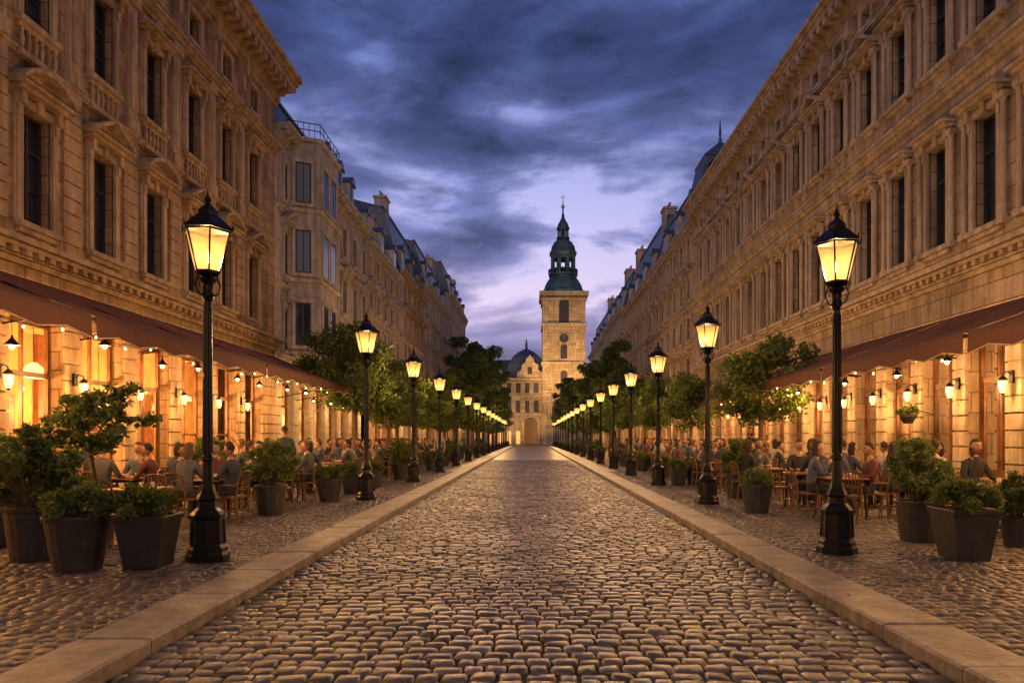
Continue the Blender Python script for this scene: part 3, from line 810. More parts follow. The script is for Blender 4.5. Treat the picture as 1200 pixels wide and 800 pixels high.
for gc,gw,gh in ((-9,3.0,5.0),(-.2,3.0,4.6)):
    pts=[(-gw,0),(gw,0),(gw*.95,gh*.25),(gw*.62,gh*.38),(gw*.6,gh*.62),(gw*.32,gh*.75),(gw*.28,gh*.9),(0,gh*1.1),(-gw*.28,gh*.9),(-gw*.32,gh*.75),(-gw*.6,gh*.62),(-gw*.62,gh*.38),(-gw*.95,gh*.25)]
    n=len(pts); vs=[(gc+a,Y0-.05,zt+b) for a,b in pts]+[(gc+a,Y0+.8,zt+b) for a,b in pts]
    w.add(vs,[tuple(range(n)),tuple(range(2*n-1,n-1,-1))]+[(i,(i+1)%n,n+(i+1)%n,n+i) for i in range(n)])
    d.box(gc-.5,gc+.5,Y0-.12,Y0+.1,zt+.8,zt+2.4)
rf.add([(X0,Y0+.3,zt),(X1,Y0+.3,zt),(X1,Y0+10,zt),(X0,Y0+10,zt),(X0+3,Y0+5,zt+4.5),(X1-2.5,Y0+5,zt+4.5)],[(0,1,5,4),(2,3,4,5),(1,2,5),(3,0,4)])
rf.lathe([(4.6*s2,zt+.02),(4.5*s2,zt+1.2),(4.0*s2,zt+3.2),(3.0*s2,zt+5.0),(1.6*s2,zt+6.3),(.5,zt+7.0),(.35,zt+7.8),(.45,zt+8.0),(.08,zt+9.4)],4,(-1.0,Y0+5.6),rot=math.pi/4)
for n_,mb_,mt_ in (('walls',w,M_tower),('trim',t,M_tower),('windows',d,M_darkwin),('roof',rf,M_slate),('lit_openings',lit,M_litwin),('lit_archway',arch,M_litarch)):
    put(n_,mb_.mesh(n_,[mt_]),parent=f)
spot('floodlight',(-4,138,3),(-3,151,11),4600,100,(1,.56,.22),parent=f)
spot('floodlight',(1,139,3),(0,151,12),3000,100,(1,.56,.22),parent=f)
bg=MB()
random.seed(5)
for i in range(26):
    x=-120+i*10+random.uniform(-3,3)
    if -22<x<14: continue
    y=random.uniform(165,190); w_=random.uniform(8,13); h=random.uniform(9,15)
    bg.box(x-w_/2,x+w_/2,y,y+10,-.05,h)
    bg.add([(x-w_/2-.3,y-.3,h),(x+w_/2+.3,y-.3,h),(x+w_/2+.3,y+10.3,h),(x-w_/2-.3,y+10.3,h),(x-w_/2+1,y+5,h+4),(x+w_/2-1,y+5,h+4)],[(0,1,5,4),(2,3,4,5),(1,2,5),(3,0,4)])
put('distant_rooftops',bg.mesh('distant_rooftops',[M_slate]))

# ---------------------------------------------------------------- street lamps
def lamp_meshes():
    p=MB()
    p.lathe([(.25,0),(.25,.07),(.235,.09),(.225,.11),(.225,.15),(.205,.17),(.19,.2),(.18,.5),(.195,.52),(.2,.56),(.17,.6),(.125,.64),(.115,.72),(.135,.75),(.12,.78),(.09,.84),(.075,.92)],8,rot=r8)
    for i in range(8):
        a=r8+2*math.pi*i/8; p.tube([(.195*math.cos(a),.195*math.sin(a),.2),(.182*math.cos(a),.182*math.sin(a),.5)],.012,4)
    p.lathe([(.062,.92),(.058,1.2),(.07,1.22),(.07,1.26),(.054,1.28),(.048,2.2),(.056,2.22),(.056,2.27),(.046,2.29),(.04,3.15),(.06,3.18),(.075,3.22),(.06,3.27),(.045,3.3),(.045,3.36),(.09,3.40),(.11,3.43),(.05,3.46)],12)
    for i in range(10):
        a=2*math.pi*i/10; p.tube([(.056*math.cos(a),.056*math.sin(a),1.3),(.042*math.cos(a),.042*math.sin(a),3.1)],.009,4)
    for i in range(4):
        a=math.pi/4+math.pi/2*i; c_,s_=math.cos(a),math.sin(a)
        p.tube([(.04*c_,.04*s_,3.2),(.12*c_,.12*s_,3.26),(.15*c_,.15*s_,3.36),(.11*c_,.11*s_,3.46),(.12*c_,.12*s_,3.5)],.011,5)
    zb,zt=3.52,4.0; rb,rt=.145,.27; n=6
    p.lathe([(.05,3.45),(.13,3.48),(rb+.01,3.50),(rb+.01,3.525)],6)
    p.lathe([(.02,3.525),(.02,3.58)],8)
    for i in range(n):
        a=2*math.pi*i/n; c_,s_=math.cos(a),math.sin(a)
        p.tube([(rb*c_,rb*s_,zb),(rt*c_,rt*s_,zt)],.012,5)
    for k in range(n):
        a=2*math.pi*k/n; b=2*math.pi*(k+1)/n
        p.tube([(rt*math.cos(a),rt*math.sin(a),zt),(rt*math.cos(b),rt*math.sin(b),zt)],.015,5)
    def hx(r,z): return [(r*math.cos(2*math.pi*i/6),r*math.sin(2*math.pi*i/6),z) for i in range(6)]
    vs=[];prf=[(.27,4.0),(.305,4.01),(.30,4.04),(.22,4.12),(.14,4.19),(.12,4.2),(.125,4.25),(.09,4.29),(.04,4.33),(.025,4.36),(.045,4.39),(.03,4.43),(.012,4.46),(.006,4.54)]
    for r,z in prf: vs+=hx(r,z)
    fs=[(k*6+i,k*6+(i+1)%6,(k+1)*6+(i+1)%6,(k+1)*6+i) for k in range(len(prf)-1) for i in range(6)]
    p.add(vs,fs)
    for i in range(6):
        a=2*math.pi*i/6; p.tube([(.3*math.cos(a),.3*math.sin(a),4.02),(.315*math.cos(a),.315*math.sin(a),4.09)],[.018,.004],4)
    g=MB(); g.add(hx(rb-.004,zb)+hx(rt-.006,zt-.005),[(i,(i+1)%6,6+(i+1)%6,6+i) for i in range(6)])
    return p,g
def lampglass():
    m=bpy.data.materials.new('lantern_glass'); m.use_nodes=True; nt=m.node_tree; nt.nodes.clear()
    o=N(nt,'ShaderNodeOutputMaterial'); a=N(nt,'ShaderNodeMixShader'); t=N(nt,'ShaderNodeBsdfTransparent'); e=N(nt,'ShaderNodeEmission')
    tc=N(nt,'ShaderNodeTexCoord').outputs['Object']; s=N(nt,'ShaderNodeSeparateXYZ'); nt.links.new(tc,s.inputs[0])
    z=math_(nt,'SUBTRACT',s.outputs[2],3.72); r=math_(nt,'ADD',math_(nt,'MULTIPLY',s.outputs[0],s.outputs[0]),math_(nt,'ADD',math_(nt,'MULTIPLY',s.outputs[1],s.outputs[1]),math_(nt,'MULTIPLY',z,z)))
    st=math_(nt,'DIVIDE',0.20,math_(nt,'ADD',r,0.015))
    st=math_(nt,'MULTIPLY',st,ramp(nt,noise(nt,tc,9,2),[(0.3,0.75),(0.7,1.1)]))
    nt.links.new(st,e.inputs[1]); e.inputs[0].default_value=(1,.44,.09,1); a.inputs[0].default_value=.5
    nt.links.new(t.outputs[0],a.inputs[1]); nt.links.new(e.outputs[0],a.inputs[2]); nt.links.new(a.outputs[0],o.inputs[0])
    m.cycles.emission_sampling='NONE'; return m
M_lglass=lampglass()
p_,g_=lamp_meshes()
LP=p_.mesh('lamp_post',[M_iron]); LG=g_.mesh('lamp_panes',[M_lglass])
def lamp(x,y):
    e=empty('street_lamp',(x,y,.1))
    put('post',LP,parent=e); put('lantern_glass',LG,parent=e)
    plight('lamp_light',(0,0,3.70),600,(1,.54,.20),.085,e)
ly=[-2.0,8.35,16.4,23.0,29.6,36.3,43]+[43+7*i for i in range(1,12)]
ry=[-2.0,8.9,15.4,21.4,27.2,33,39]+[39+6.6*i for i in range(1,13)]
for y in ly: lamp(-3.95,y)
for y in ry: lamp(3.99,y)

# ---------------------------------------------------------------- foliage
def leaves(centers,size,aspect=.5):
    n=len(centers); nrm=np.random.normal(size=(n,3)); nrm/=np.linalg.norm(nrm,axis=1)[:,None]
    t=np.random.normal(size=(n,3)); t-= (t*nrm).sum(1)[:,None]*nrm; t/=np.linalg.norm(t,axis=1)[:,None]
    b=np.cross(nrm,t); s=size*np.random.uniform(.6,1.3,n)[:,None]
    return np.stack([centers-t*s,centers+b*s*aspect-nrm*s*.15,centers+t*s,centers-b*s*aspect-nrm*s*.15],1).reshape(-1,3)
def with_leaves(name,mb,co,mats,leaf_idx):
    nv=len(mb.v); n=len(co)//4
    mb.v.extend(map(tuple,co.tolist())); mb.f.extend([(nv+4*i,nv+4*i+1,nv+4*i+2,nv+4*i+3) for i in range(n)]); mb.mi.extend([leaf_idx]*n)
    return mb.mesh(name,mats)
def tree(name,seed,H,R,z0,nl,ls,mat,tr=.13):
    rnd=random.Random(seed); np.random.seed(seed); mb=MB()
    cl=[]
    top=Vector((rnd.uniform(-.2,.2),rnd.uniform(-.2,.2),H*.82))
    tp=[Vector((0,0,-.05)),Vector((.03,.02,z0*.5)),Vector((rnd.uniform(-.08,.08),.05,z0)),top.lerp(Vector((0,0,z0)),.5)+Vector((.1,-.08,0)),top]
    mb.tube(tp,[tr*1.3,tr,tr*.85,tr*.5,tr*.15],8)
    nb=13
    for i in range(nb):
        t=i/(nb-1); zc=z0*.9+(H*.78-z0*.9)*t; base=Vector((tp[2].x*(1-t),0.03,zc))
        a=i*2.4+rnd.uniform(-.3,.3)
        rr=R*(math.sin(math.pi*(.18+.72*t))**.8)*rnd.uniform(.55,1.1)
        tip=base+Vector((math.cos(a)*rr,math.sin(a)*rr,H*.13*rnd.uniform(.4,1.4)))
        mid=base.lerp(tip,.5)+Vector((0,0,.12*rr))
        r0=tr*.42*(1-t*.55)
        mb.tube([base,mid,tip],[r0,r0*.6,r0*.2],5)
        for q in (.45,.7,.95,1.0):
            c=base.lerp(tip,q)+Vector((rnd.gauss(0,.13*R),rnd.gauss(0,.13*R),rnd.gauss(.05,.1*R)))
            mb.tube([base.lerp(tip,q*.85),c],[r0*.3,r0*.1],4)
            cl.append((c,R*rnd.uniform(.13,.27)))
    cl.append((top,R*.22)); cl.append((top+Vector((0.1,0,H*.07)),R*.18))
    w=np.array([c[1]**1.6 for c in cl]); w/=w.sum(); idx=np.random.choice(len(cl),nl,p=w)
    C=np.array([tuple(c[0]) for c in cl])[idx]; S=np.array([c[1] for c in cl])[idx]
    d=np.random.normal(size=(nl,3)); d/=np.linalg.norm(d,axis=1)[:,None]; d*= (np.random.uniform(0,1,nl)**.5)[:,None]
    P=C+d*S[:,None]*np.array([1.2,1.2,.8])*1.2
    return with_leaves(name,mb,leaves(P,ls),[M_bark,mat],1)
T_small=[tree('small_tree_a',1,4.7,1.5,2.2,7500,.08,M_leaf,.08),tree('small_tree_b',2,5.0,1.5,2.3,7500,.08,M_leaf,.08)]
T_tall=[tree('tall_tree_a',3,11.0,2.8,2.8,14000,.16,M_tallleaf,.2),tree('tall_tree_b',4,11.5,2.6,3.0,14000,.16,M_tallleaf,.2)]
T_mid=tree('mid_tree',6,7.2,1.9,2.5,11000,.11,M_leaf,.13)
rnd=random.Random(3)
def pt(me,x,y,s): put('street_tree',me,(x,y,.1),rnd.uniform(0,6.28),s)
pt(T_small[0],-6.0,23.4,1.12); pt(T_small[1],-5.4,25.8,.92)
for y,s in ((30.5,.93),(35,.95),(40,1.0)): pt(T_small[int(y)%2],-5.9+rnd.uniform(-.2,.2),y,s)
for y,s in ((46,.8),(52,.92)): pt(T_mid,-5.8,y,s)
for i,(y,s) in enumerate(((60,.84),(66,1.0),(73,1.05),(81,1.05),(90,1.05),(100,.95),(111,.9))): pt(T_tall[i%2],-5.6,y,s)
for y,s in ((18.8,.9),(27,.84),(32,.9),(37,.95),(42,1.0)): pt(T_small[int(y)%2],6.2+rnd.uniform(-.2,.2),y,s)
pt(T_mid,6.1,47,.9)
for i,(y,s) in enumerate(((53,.8),(61,.8),(70,.8),(80,.82),(91,.85),(103,.9),(115,.95))): pt(T_tall[(i+1)%2],6.2,y,s)

def potmesh(h,rt,rb,square=False):
    mb=MB()
    n=4 if square else 20; k=math.sqrt(2) if square else 1; rot=math.pi/4 if square else 0
    mb.lathe([(rb*k,0),(rb*k*1.02,.02),(rt*k*.97,h-.06),(rt*k*1.03,h-.055),(rt*k*1.05,h-.01),(rt*k*1.03,h),(rt*k*.93,h),(rt*k*.9,h-.07)],n,rot=rot)
    mb.m=1; mb.lathe([(rt*k*.9,h-.06),(rt*k*.6,h-.03),(.02,h-.01)],n,rot=rot); mb.m=0
    return mb
def shrub(name,seed,pot,ph,R,H,nl,ls,mat,loose=.0,ncl=26,cs=1.0):
    rnd=random.Random(seed); np.random.seed(seed); mb=pot; cl=[]
    for i in range(ncl):
        a=rnd.uniform(0,6.28); t=rnd.random(); q=math.sqrt(rnd.random())
        hh=H*(.25+.75*t); rr=R*q*(1-.55*max(0,t-.35))
        c=Vector((math.cos(a)*rr,math.sin(a)*rr,ph+hh*(1-.35*q*q)))
        if loose: c+=Vector((rnd.gauss(0,loose*R),rnd.gauss(0,loose*R),rnd.gauss(0,loose*H*.6)))
        c.z=max(c.z,ph+.05)
        mb.m=2; mb.tube([(c.x*.15,c.y*.15,ph-.05),(c.x*.55,c.y*.55,ph+(c.z-ph)*.6),tuple(c)],[.012,.009,.004],4)
        cl.append((c,R*rnd.uniform(.16,.36)*cs))
    w=np.ones(len(cl))/len(cl); idx=np.random.choice(len(cl),nl,p=w)
    C=np.array([tuple(c[0]) for c in cl])[idx]; S=np.array([c[1] for c in cl])[idx]
    d=np.random.normal(size=(nl,3)); d/=np.linalg.norm(d,axis=1)[:,None]; d*=(np.random.uniform(0,1,nl)**.45)[:,None]
    P=C+d*S[:,None]; P[:,2]=np.maximum(P[:,2],ph-.06)
    return with_leaves(name,mb,leaves(P,ls,.45),[M_pot,M_soil,M_bark,mat],3)
BOX=[shrub('boxwood_planter_a',21,potmesh(.62,.34,.24),.60,.34,.36,4600,.028,M_bush),
     shrub('boxwood_planter_b',22,potmesh(.60,.27,.19,True),.58,.34,.40,4600,.028,M_bush)]
LOOSE=[shrub('laurel_planter_a',23,potmesh(.6,.32,.24),.58,.5,.85,4800,.045,M_bush,.16,40,.85),
       shrub('laurel_planter_b',24,potmesh(.68,.34,.26),.66,.55,.95,5200,.05,M_dark,.18,44,.85)]
TALL=tree('ficus',31,1.6,.5,.8,1900,.055,M_dark,.022)
BASKET=shrub('hanging_flower_basket',33,potmesh(.2,.18,.1),.18,.24,.22,1200,.03,M_bush)
put('hanging_flower_basket',BASKET,(8.4,15.2,1.9))
def P(me,x,y,s=1.0,nm='potted_shrub'): put(nm,me,(x,y,.1),rnd.uniform(0,6.28) if me is not BOX[1] else rnd.uniform(-.1,.1),s)
P(BOX[0],-5.14,7.75,1.0); P(BOX[1],-4.45,7.95,1.0); P(LOOSE[1],-6.1,8.4,.97)
P(LOOSE[1],-7.2,9.4,.9)
pe=empty('potted_ficus_tree',(-5.95,9.3,.1)); put('pot',potmesh(.5,.26,.2).mesh('pot',[M_pot,M_soil]),parent=pe); put('ficus',TALL,(0,0,.45),1.0,1.1,parent=pe)
P(LOOSE[0],-5.07,13.3,.95); P(BOX[0],-4.72,16,.88); P(BOX[1],-4.75,18.2,.9); P(LOOSE[0],-4.6,24.2,.95); P(LOOSE[0],-6.9,14.5,1.0)
P(BOX[0],-4.7,20.4,.85)
P(BOX[1],5.36,8.45,1.04); P(LOOSE[0],5.62,9.9,.98); P(LOOSE[1],6.7,9.4,.6)
P(BOX[0],4.5,13.6,.92); P(LOOSE[0],5.15,17,.98); P(BOX[1],4.6,21.3,.88); P(BOX[0],5.15,21.5,.85)
for i in range(10):
    y=26+i*5.2
    P(random.choice(BOX+LOOSE[:1]),-4.7+rnd.uniform(-.1,.2),y,.9); P(random.choice(BOX+LOOSE[:1]),4.75+rnd.uniform(-.1,.2),y-1,.9)

# ---------------------------------------------------------------- cafe furniture
def chair():
    mb=MB(); mb.m=0
    pts=[(.2*math.copysign(abs(math.cos(a))**.6,math.cos(a)),.2*math.copysign(abs(math.sin(a))**.6,math.sin(a))) for a in [2*math.pi*i/16 for i in range(16)]]
    vs=[(x,y,.44) for x,y in pts]+[(x,y,.47) for x,y in pts]
    mb.add(vs,[tuple(range(15,-1,-1)),tuple(range(16,32))]+[(i,(i+1)%16,16+(i+1)%16,16+i) for i in range(16)])
    for sx in (-1,1):
        mb.tube([(sx*.17,.17,.45),(sx*.19,.2,.0)],[.016,.012],6)
        mb.tube([(sx*.18,-.24,.0),(sx*.17,-.18,.45),(sx*.175,-.21,.7),(sx*.15,-.25,.88)],[.012,.017,.015,.014],6)
        mb.tube([(sx*.185,.19,.2),(sx*.178,-.21,.2)],.009,5)
        mb.tube([(sx*.17,-.2,.66),(sx*.24,-.05,.67),(sx*.23,.12,.66),(sx*.19,.16,.46)],.012,5)
    mb.tube([(-.15,-.25,.88),(-.08,-.275,.90),(0,-.285,.905),(.08,-.275,.9),(.15,-.25,.88)],.017,6)
    mb.tube([(-.17,-.205,.62),(0,-.24,.62),(.17,-.205,.62)],.011,5)
    for k in (-2,-1,0,1,2): mb.tube([(k*.05,-.225,.62),(k*.055,-.275,.89)],.008,4)
    mb.tube([(-.185,.19,.2),(.185,.19,.2)],.009,5)
    return mb.mesh('cafe_chair',[M_chair],False)
def table():
    mb=MB(); mb.m=1
    s=.36; mb.box(-s,s,-s,s,.73,.755); mb.m=0
    mb.box(-s+.03,s-.03,-s+.03,s-.03,.69,.728)
    for sx in (-1,1):
        for sy in (-1,1): mb.tube([(sx*.29,sy*.29,.7),(sx*.32,sy*.32,0)],[.02,.015],6)
    mb.m=2
    mb.lathe([(.03,.757),(.035,.83),(.03,.84)],8,(.05,.04)); mb.lathe([(.1,.757),(.11,.768)],12,(-.18,.1)); mb.lathe([(.1,.757),(.11,.768)],12,(.2,-.16))
    mb.tube([(.15,.15,.757),(.15,.15,.84)],.028,8)
    return mb.mesh('cafe_table',[M_iron,M_tabletop,M_china])
CH=chair(); TB=table()

# ---------------------------------------------------------------- people
def cloth(name,stops):
    m,nt,b=newmat(name); oi=N(nt,'ShaderNodeObjectInfo')
    c=ramp(nt,oi.outputs['Random'],stops,'CONSTANT'); tc=N(nt,'ShaderNodeTexCoord').outputs['Object']
    n=noise(nt,tc,9,3)
    c=mix(nt,math_(nt,'MULTIPLY',n,.5),c,(0.02,0.02,0.02)); nt.links.new(c,b.inputs['Base Color'])
    b.inputs['Roughness'].default_value=.85; bump(nt,n,b,.6,.02); return m
M_shirt=cloth('shirt_cloth',[(0,(.30,.30,.31)),(.12,(.03,.04,.08)),(.32,(.13,.03,.03)),(.42,(.02,.02,.022)),(.62,(.06,.09,.14)),(.76,(.10,.10,.11)),(.86,(.04,.055,.04))])
M_trou=cloth('trouser_cloth',[(0,(.02,.025,.045)),(.4,(.015,.015,.017)),(.7,(.06,.05,.045))])
M_hair=cloth('hair',[(0,(.02,.012,.008)),(.4,(.05,.025,.013)),(.75,(.14,.08,.035)),(.9,(.01,.008,.007))])
M_skin=simple('skin',(.34,.18,.12),.5,0,.1,4,0)
M_shoe=simple('shoe_leather',(.02,.015,.012),.4,0,.3,8,0)
M_eye=simple('eye',(.02,.015,.012),.2,0,.3,8,0)
def person(name,seed,female,standing=False,lean=.06):
    rnd=random.Random(seed)
    J={}; E=[]
    k=.92 if female else 1.0
    pz=.93 if standing else .56
    J['pel']=((0,0,pz),.15*k)
    J['sp']=((0,lean*.4,pz+.2),.125*k); J['ch']=((0,lean,pz+.40),.15*k); J['nk']=((0,lean+.02,pz+.56),.062); J['hd']=((0,lean+.04,pz+.64),.052)
    E+=[('pel','sp'),('sp','ch'),('ch','nk'),('nk','hd')]
    for sg,n in ((-1,'l'),(1,'r')):
        J['sh'+n]=((sg*.17*k,lean,pz+.48),.07*k)
        if standing:
            J['el'+n]=((sg*.25,-.02,pz+.2),.045); J['wr'+n]=((sg*.24,.1,pz-.02),.03)
            J['hp'+n]=((sg*.09,0,pz-.06),.1); J['kn'+n]=((sg*.1,.04+sg*.06,.5),.062); J['an'+n]=((sg*.1,-.03+sg*.12,.09),.042); J['to'+n]=((sg*.12,.12+sg*.12,.04),.036)
        else:
            r1=rnd.choice([0,1])
            J['el'+n]=((sg*.25*k,lean+.10,pz+.24),.046)
            J['wr'+n]=((sg*(.10 if r1 else .16),lean+.33,pz+.24),.03) if not(seed%3==0 and n=='r') else ((sg*.14,lean+.22,pz+.46),.03)
            J['hp'+n]=((sg*.1,.04,pz-.02),.1); J['kn'+n]=((sg*.13,.44,pz-.03),.068); J['an'+n]=((sg*.12,.40+sg*.05,.1),.043); J['to'+n]=((sg*.13,.55+sg*.05,.045),.036)
        E+=[('ch','sh'+n),('sh'+n,'el'+n),('el'+n,'wr'+n),('pel','hp'+n),('hp'+n,'kn'+n),('kn'+n,'an'+n),('an'+n,'to'+n)]
    keys=list(J); bm=bmesh.new(); L=bm.verts.layers.skin.verify(); vm={}
    for q in keys:
        v=bm.verts.new(J[q][0]); v[L].radius=(J[q][1],J[q][1]*(.78 if q in('ch','sp','pel') else 1)); v[L].use_root=(q=='pel'); vm[q]=v
    for a,b in E: bm.edges.new((vm[a],vm[b]))
    me=bpy.data.meshes.new('tmp'); bm.to_mesh(me); bm.free()
    ob=bpy.data.objects.new('tmp',me); COL.objects.link(ob)
    sk=ob.modifiers.new('s','SKIN'); sk.use_smooth_shade=True; ob.modifiers.new('u','SUBSURF').levels=1
    dg=bpy.context.evaluated_depsgraph_get(); ev=ob.evaluated_get(dg); m2=bpy.data.meshes.new_from_object(ev)
    vs=[tuple(v.co) for v in m2.vertices]; fs=[tuple(p.vertices) for p in m2.polygons]
    bpy.data.objects.remove(ob)
    segs=[]
    for a,b in E:
        mi=0
        if a[:2] in('hp','kn') or (a=='pel' and b[:2]=='hp'): mi=1
        if a[:2]=='an': mi=4
        if b=='hd': mi=3
        segs.append((Vector(J[a][0]),Vector(J[b][0]),mi,a))
    mb=MB(); mb.v=vs; mb.f=fs; mb.mi=[]
    for fc in fs:
        c=sum((Vector(vs[i]) for i in fc),Vector())/len(fc); best=9;bi=0
        for a,b,mi,nm in segs:
            ab=b-a; t=max(0,min(1,(c-a).dot(ab)/ab.length_squared)); dd=(c-(a+ab*t)).length
            if dd<best:
                best=dd; bi=mi
                if nm[:2]=='el' and t>(.15 if seed%2 else .85): bi=3
        mb.mi.append(bi)
    hc=Vector(J['hd'][0])+Vector((0,.02,.115))
    def hfn(p):
        p=Vector((p.x*.076,p.y*.094,p.z*.118))
        if p.z<-.03: p.x*=1-.30*min(1,(-p.z-.03)/.09); p.y=p.y*(1-.12*min(1,(-p.z-.03)/.09))+.006
        if p.y>.06 and abs(p.x)<.02 and -.045<p.z<.01: p.y+=.018
        if p.y>.05 and .015<abs(p.x)<.045 and -.01<p.z<.025: p.y-=.008
        return p
    mb.m=3; mb.ball(hc,1.0,20,16,fn=hfn)
    for sg in(-1,1):
        mb.m=3; mb.ball(hc+Vector((sg*.077,-.005,-.005)),1,6,5,(.012,.022,.032))
        mb.m=6; mb.ball(hc+Vector((sg*.03,.078,.008)),.011,6,5)
    mb.m=3; mb.tube([hc+Vector((0,.086,.02)),hc+Vector((0,.103,-.015)),hc+Vector((0,.108,-.028)),hc+Vector((0,.09,-.036))],[.007,.01,.013,.006],6)
    mb.m=6; mb.tube([hc+Vector((-.022,.083,-.062)),hc+Vector((0,.09,-.06)),hc+Vector((.022,.083,-.062))],[.002,.004,.002],4)
    mb.m=5
    def hair(p):
        q=Vector((p.x*.084,p.y*.102,p.z*.127))
        if q.y>0.03 and q.z<.055: q=Vector((q.x*.78,min(q.y,.03)*.6,q.z))
        if q.z<-.03 and not female: q=Vector((q.x*.75,q.y*.8,max(q.z,-.06)))
        if female and q.z<-.03 and q.y<.03: q=Vector((q.x*1.05,q.y*1.05-.01,q.z*2.0))
        return q+Vector((0,-.012,.006))
    mb.ball(hc,1.0,16,12,fn=hair)
    for sg,n in ((-1,'l'),(1,'r')):
        w=Vector(J['wr'+n][0]); e=Vector(J['el'+n][0]); d=(w-e).normalized(); s=Vector((1,0,0))-d*d.x; s.normalize(); u=d.cross(s)
        if u.z<0: u=-u
        mb.m=3; mb.tube([w-d*.02,w+d*.03,w+d*.085],[.027,.036,.03],7)
        for i,l in enumerate((.058,.072,.078,.07)):
            o=w+d*.075+s*(sg*-1*(.028-.019*i)); mb.tube([o,o+d*l*.5-u*.004,o+d*l*.85-u*.018,o+d*l-u*.034],[.009,.0085,.008,.006],5)
        o=w+d*.03+s*(sg*-.028); mb.tube([o,o+d*.03-s*sg*.022,o+d*.06-s*sg*.026-u*.01],[.011,.010,.007],5)
    return mb.mesh(name,[M_shirt,M_trou,M_shirt,M_skin,M_shoe,M_hair,M_eye],True)
PPL=[person('seated_man_a',1,False),person('seated_woman_a',2,True),person('seated_man_b',3,False,lean=.12),person('seated_woman_b',4,True,lean=.02),person('seated_woman_c',6,True,lean=.1),person('seated_man_c',10,False,lean=-.02)]
STD=[person('standing_man',14,False,True,.02),person('standing_woman',8,True,True,.02)]

rnd=random.Random(42)
def tableset(x,y,ppl=.6):
    z=.1; r=rnd.uniform(-.15,.15)
    put('cafe_table',TB,(x,y,z),r)
    for a in [0,math.pi/2,math.pi,-math.pi/2]:
        if rnd.random()<.12: continue
        aa=-(a+r+rnd.uniform(-.15,.15)); dist=.56+rnd.uniform(0,.08)
        px=x+math.sin(aa)*dist; py=y-math.cos(aa)*dist
        put('cafe_chair',CH,(px,py,z),aa)
        if rnd.random()<ppl:
            put('seated_person',rnd.choice(PPL),(px-math.sin(aa)*.04,py+math.cos(aa)*.04,z),aa,rnd.uniform(.96,1.03))
for sd in (-1,1):
    y=10.2 if sd<0 else 10.6
    while y<44:
        for j,x in enumerate((5.75,7.35)):
            if y<11 and j==0 and sd>0: continue
            tableset(sd*(x+rnd.uniform(-.12,.12)),y+rnd.uniform(-.2,.2)+j*.3,.25 if (sd<0 and y<11) else .7)
        y+=1.95
for (x,y,a,m) in ((-6.55,18.2,.5,0),(6.5,20.2,2.5,1),(-4.4,33,3.0,0),(4.6,37,.2,1),(-4.6,47,3.1,1),(4.7,55,0,0),(-8.3,12.9,1.6,0),(-4.5,58,0,0),(4.4,63,3,1)):
    put('standing_person',STD[m],(x,y,.1),a)
lv=[]
for i in range(160):
    sd=rnd.choice((-1,1)); lv.append((sd*rnd.uniform(1.8,5.5),rnd.uniform(3.5,20),.0))
C=np.array(lv); C[:,2]=np.where(abs(C[:,0])<2.8,.012,.13)
np.random.seed(9); n=len(C); ang=np.random.uniform(0,6.28,n); s=np.random.uniform(.015,.03,n)
t=np.stack([np.cos(ang),np.sin(ang),np.random.normal(0,.15,n)],1); b=np.stack([-np.sin(ang),np.cos(ang),np.random.normal(0,.15,n)],1)
co=np.stack([C-t*s[:,None],C+b*s[:,None]*.5,C+t*s[:,None],C-b*s[:,None]*.5],1).reshape(-1,3); co[:,2]=np.maximum(co[:,2],C.repeat(4,0)[:,2]-.004)
put('fallen_leaves',npmesh('fallen_leaves',co,np.arange(4*n).reshape(-1,4),[leafmat('dry_leaves',(.12,.07,.03),(.22,.15,.06))],False))
mb=MB(); mb.add([(2.2,5.93,.012),(2.28,5.95,.02),(2.34,5.93,.012),(2.35,5.98,.014),(2.27,6.0,.03),(2.19,5.98,.013)],[(0,1,4,5),(1,2,3,4)])
put('paper_scrap',mb.mesh('paper_scrap',[simple('paper',(.6,.58,.55),.8)]))

# ---------------------------------------------------------------- sky
world=bpy.data.worlds.new('World'); scene.world=world; world.use_nodes=True; nt=world.node_tree
bgn=nt.nodes['Background']
tc=N(nt,'ShaderNodeTexCoord'); sp=N(nt,'ShaderNodeSeparateXYZ'); nt.links.new(tc.outputs['Generated'],sp.inputs[0])
x,y,z=sp.outputs
zc=math_(nt,'MAXIMUM',z,0.0)
mp=N(nt,'ShaderNodeMapping'); nt.links.new(tc.outputs['Generated'],mp.inputs[0]); mp.inputs['Scale'].default_value=(1.0,1.0,2.9); mp.inputs['Location'].default_value=(2.3,.6,.35); mp.inputs['Rotation'].default_value=(0,.06,0)
n1=noise(nt,mp.outputs[0],3.8,8,.55,.35); n2=noise(nt,mp.outputs[0],1.7,2,.5,.2)
n3=noise(nt,mp.outputs[0],10,6,.6,.5)
cm=math_(nt,'ADD',math_(nt,'MULTIPLY',n1,.66),math_(nt,'MULTIPLY',n2,.34))
cm=math_(nt,'ADD',cm,math_(nt,'MULTIPLY',math_(nt,'SUBTRACT',n3,.5),.12))
cm=math_(nt,'ADD',cm,ramp(nt,z,[(0.0,0.0),(.2,.01),(.33,.025),(.46,.075),(.6,.09),(1,.06)]))
cm=math_(nt,'SUBTRACT',cm,.018)
mask=ramp(nt,cm,[(.445,0.0),(.48,.5),(.515,.85),(.58,1.0)])
clear=ramp(nt,z,[(0.0,(.98,.64,.55)),(.10,(.95,.68,.72)),(.20,(.76,.64,.88)),(.32,(.50,.50,.88)),(.48,(.20,.27,.66)),(1.0,(.08,.13,.45))])
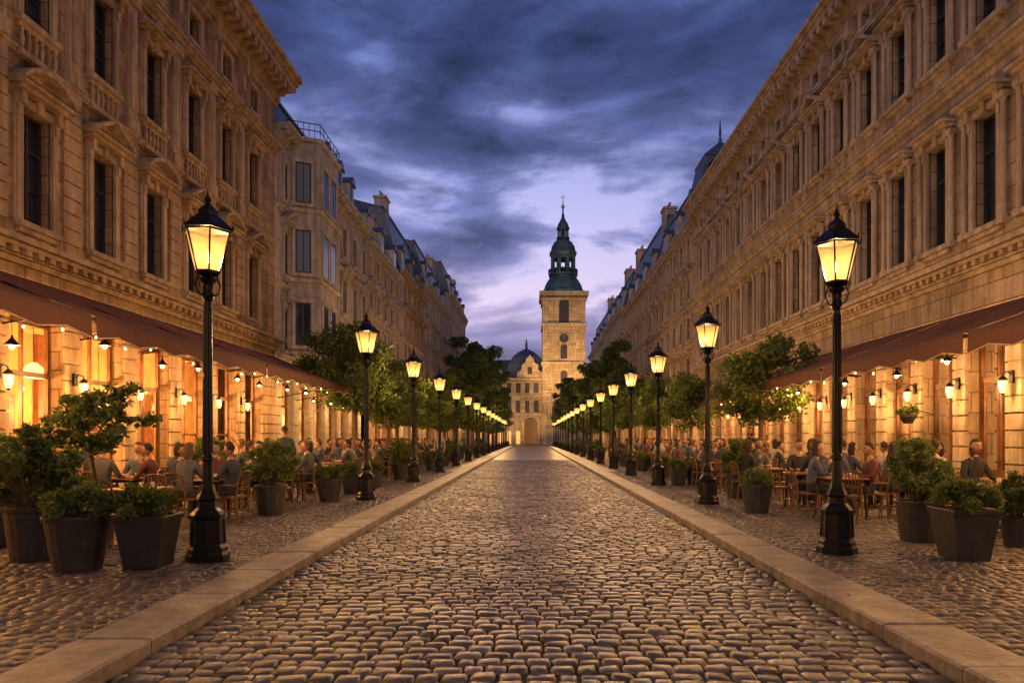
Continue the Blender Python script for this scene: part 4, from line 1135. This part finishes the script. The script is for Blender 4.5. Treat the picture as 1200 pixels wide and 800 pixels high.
cloud=ramp(nt,z,[(0.0,(.40,.30,.42)),(.14,(.23,.215,.43)),(.3,(.105,.13,.32)),(.5,(.043,.064,.185)),(1.0,(.036,.056,.16))])
g=N(nt,'ShaderNodeVectorMath'); g.operation='DOT_PRODUCT'; nt.links.new(tc.outputs['Generated'],g.inputs[0]); v=Vector((-.02,1,.24)).normalized(); g.inputs[1].default_value=v
glow=ramp(nt,g.outputs['Value'],[(.70,.42),(.9,.7),(1.0,1.08)])
clear=mix(nt,1.0,clear,glow,'MULTIPLY')
cl2=mix(nt,1.0,cloud,ramp(nt,n3,[(.3,.55),(.75,1.6)]),'MULTIPLY')
cl2=mix(nt,1.0,cl2,ramp(nt,cm,[(.45,1.8),(.54,1.1),(.66,.6)]),'MULTIPLY')
sky=mix(nt,mask,clear,cl2)
back_fill=math_(nt,'MAXIMUM',math_(nt,'MULTIPLY',y,-1.0),0.0)
sky=mix(nt,back_fill,sky,(.58,.47,.52))  # unseen pinkish glow added behind the camera to brighten the facades
st=N(nt,'ShaderNodeTexSky'); st.sky_type='NISHITA'; st.sun_disc=False; st.sun_elevation=math.radians(1.0); st.sun_rotation=math.radians(180)
sky=mix(nt,1.0,sky,mix(nt,1.0,st.outputs[0],(.004,.004,.004),'MULTIPLY'),'ADD')
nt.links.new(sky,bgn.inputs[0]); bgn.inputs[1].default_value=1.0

sun=bpy.data.lights.new('sun','SUN'); sun.energy=.22; sun.angle=math.radians(25); sun.color=(1,.76,.64)
so=bpy.data.objects.new('sun',sun); COL.objects.link(so); so.rotation_euler=(math.radians(68),0,math.radians(-25))

cam=bpy.data.cameras.new('camera'); cam.lens=24; cam.sensor_width=36; cam.clip_end=5000; cam.shift_x=-22/1200; cam.shift_y=112/1200
co_=bpy.data.objects.new('camera',cam); COL.objects.link(co_); co_.location=(0,0,1.6); co_.rotation_euler=(math.radians(90),0,0)
scene.camera=co_
scene.view_settings.view_transform='Standard'; scene.view_settings.look='None'; scene.view_settings.exposure=0
print('objects',len(bpy.data.objects))
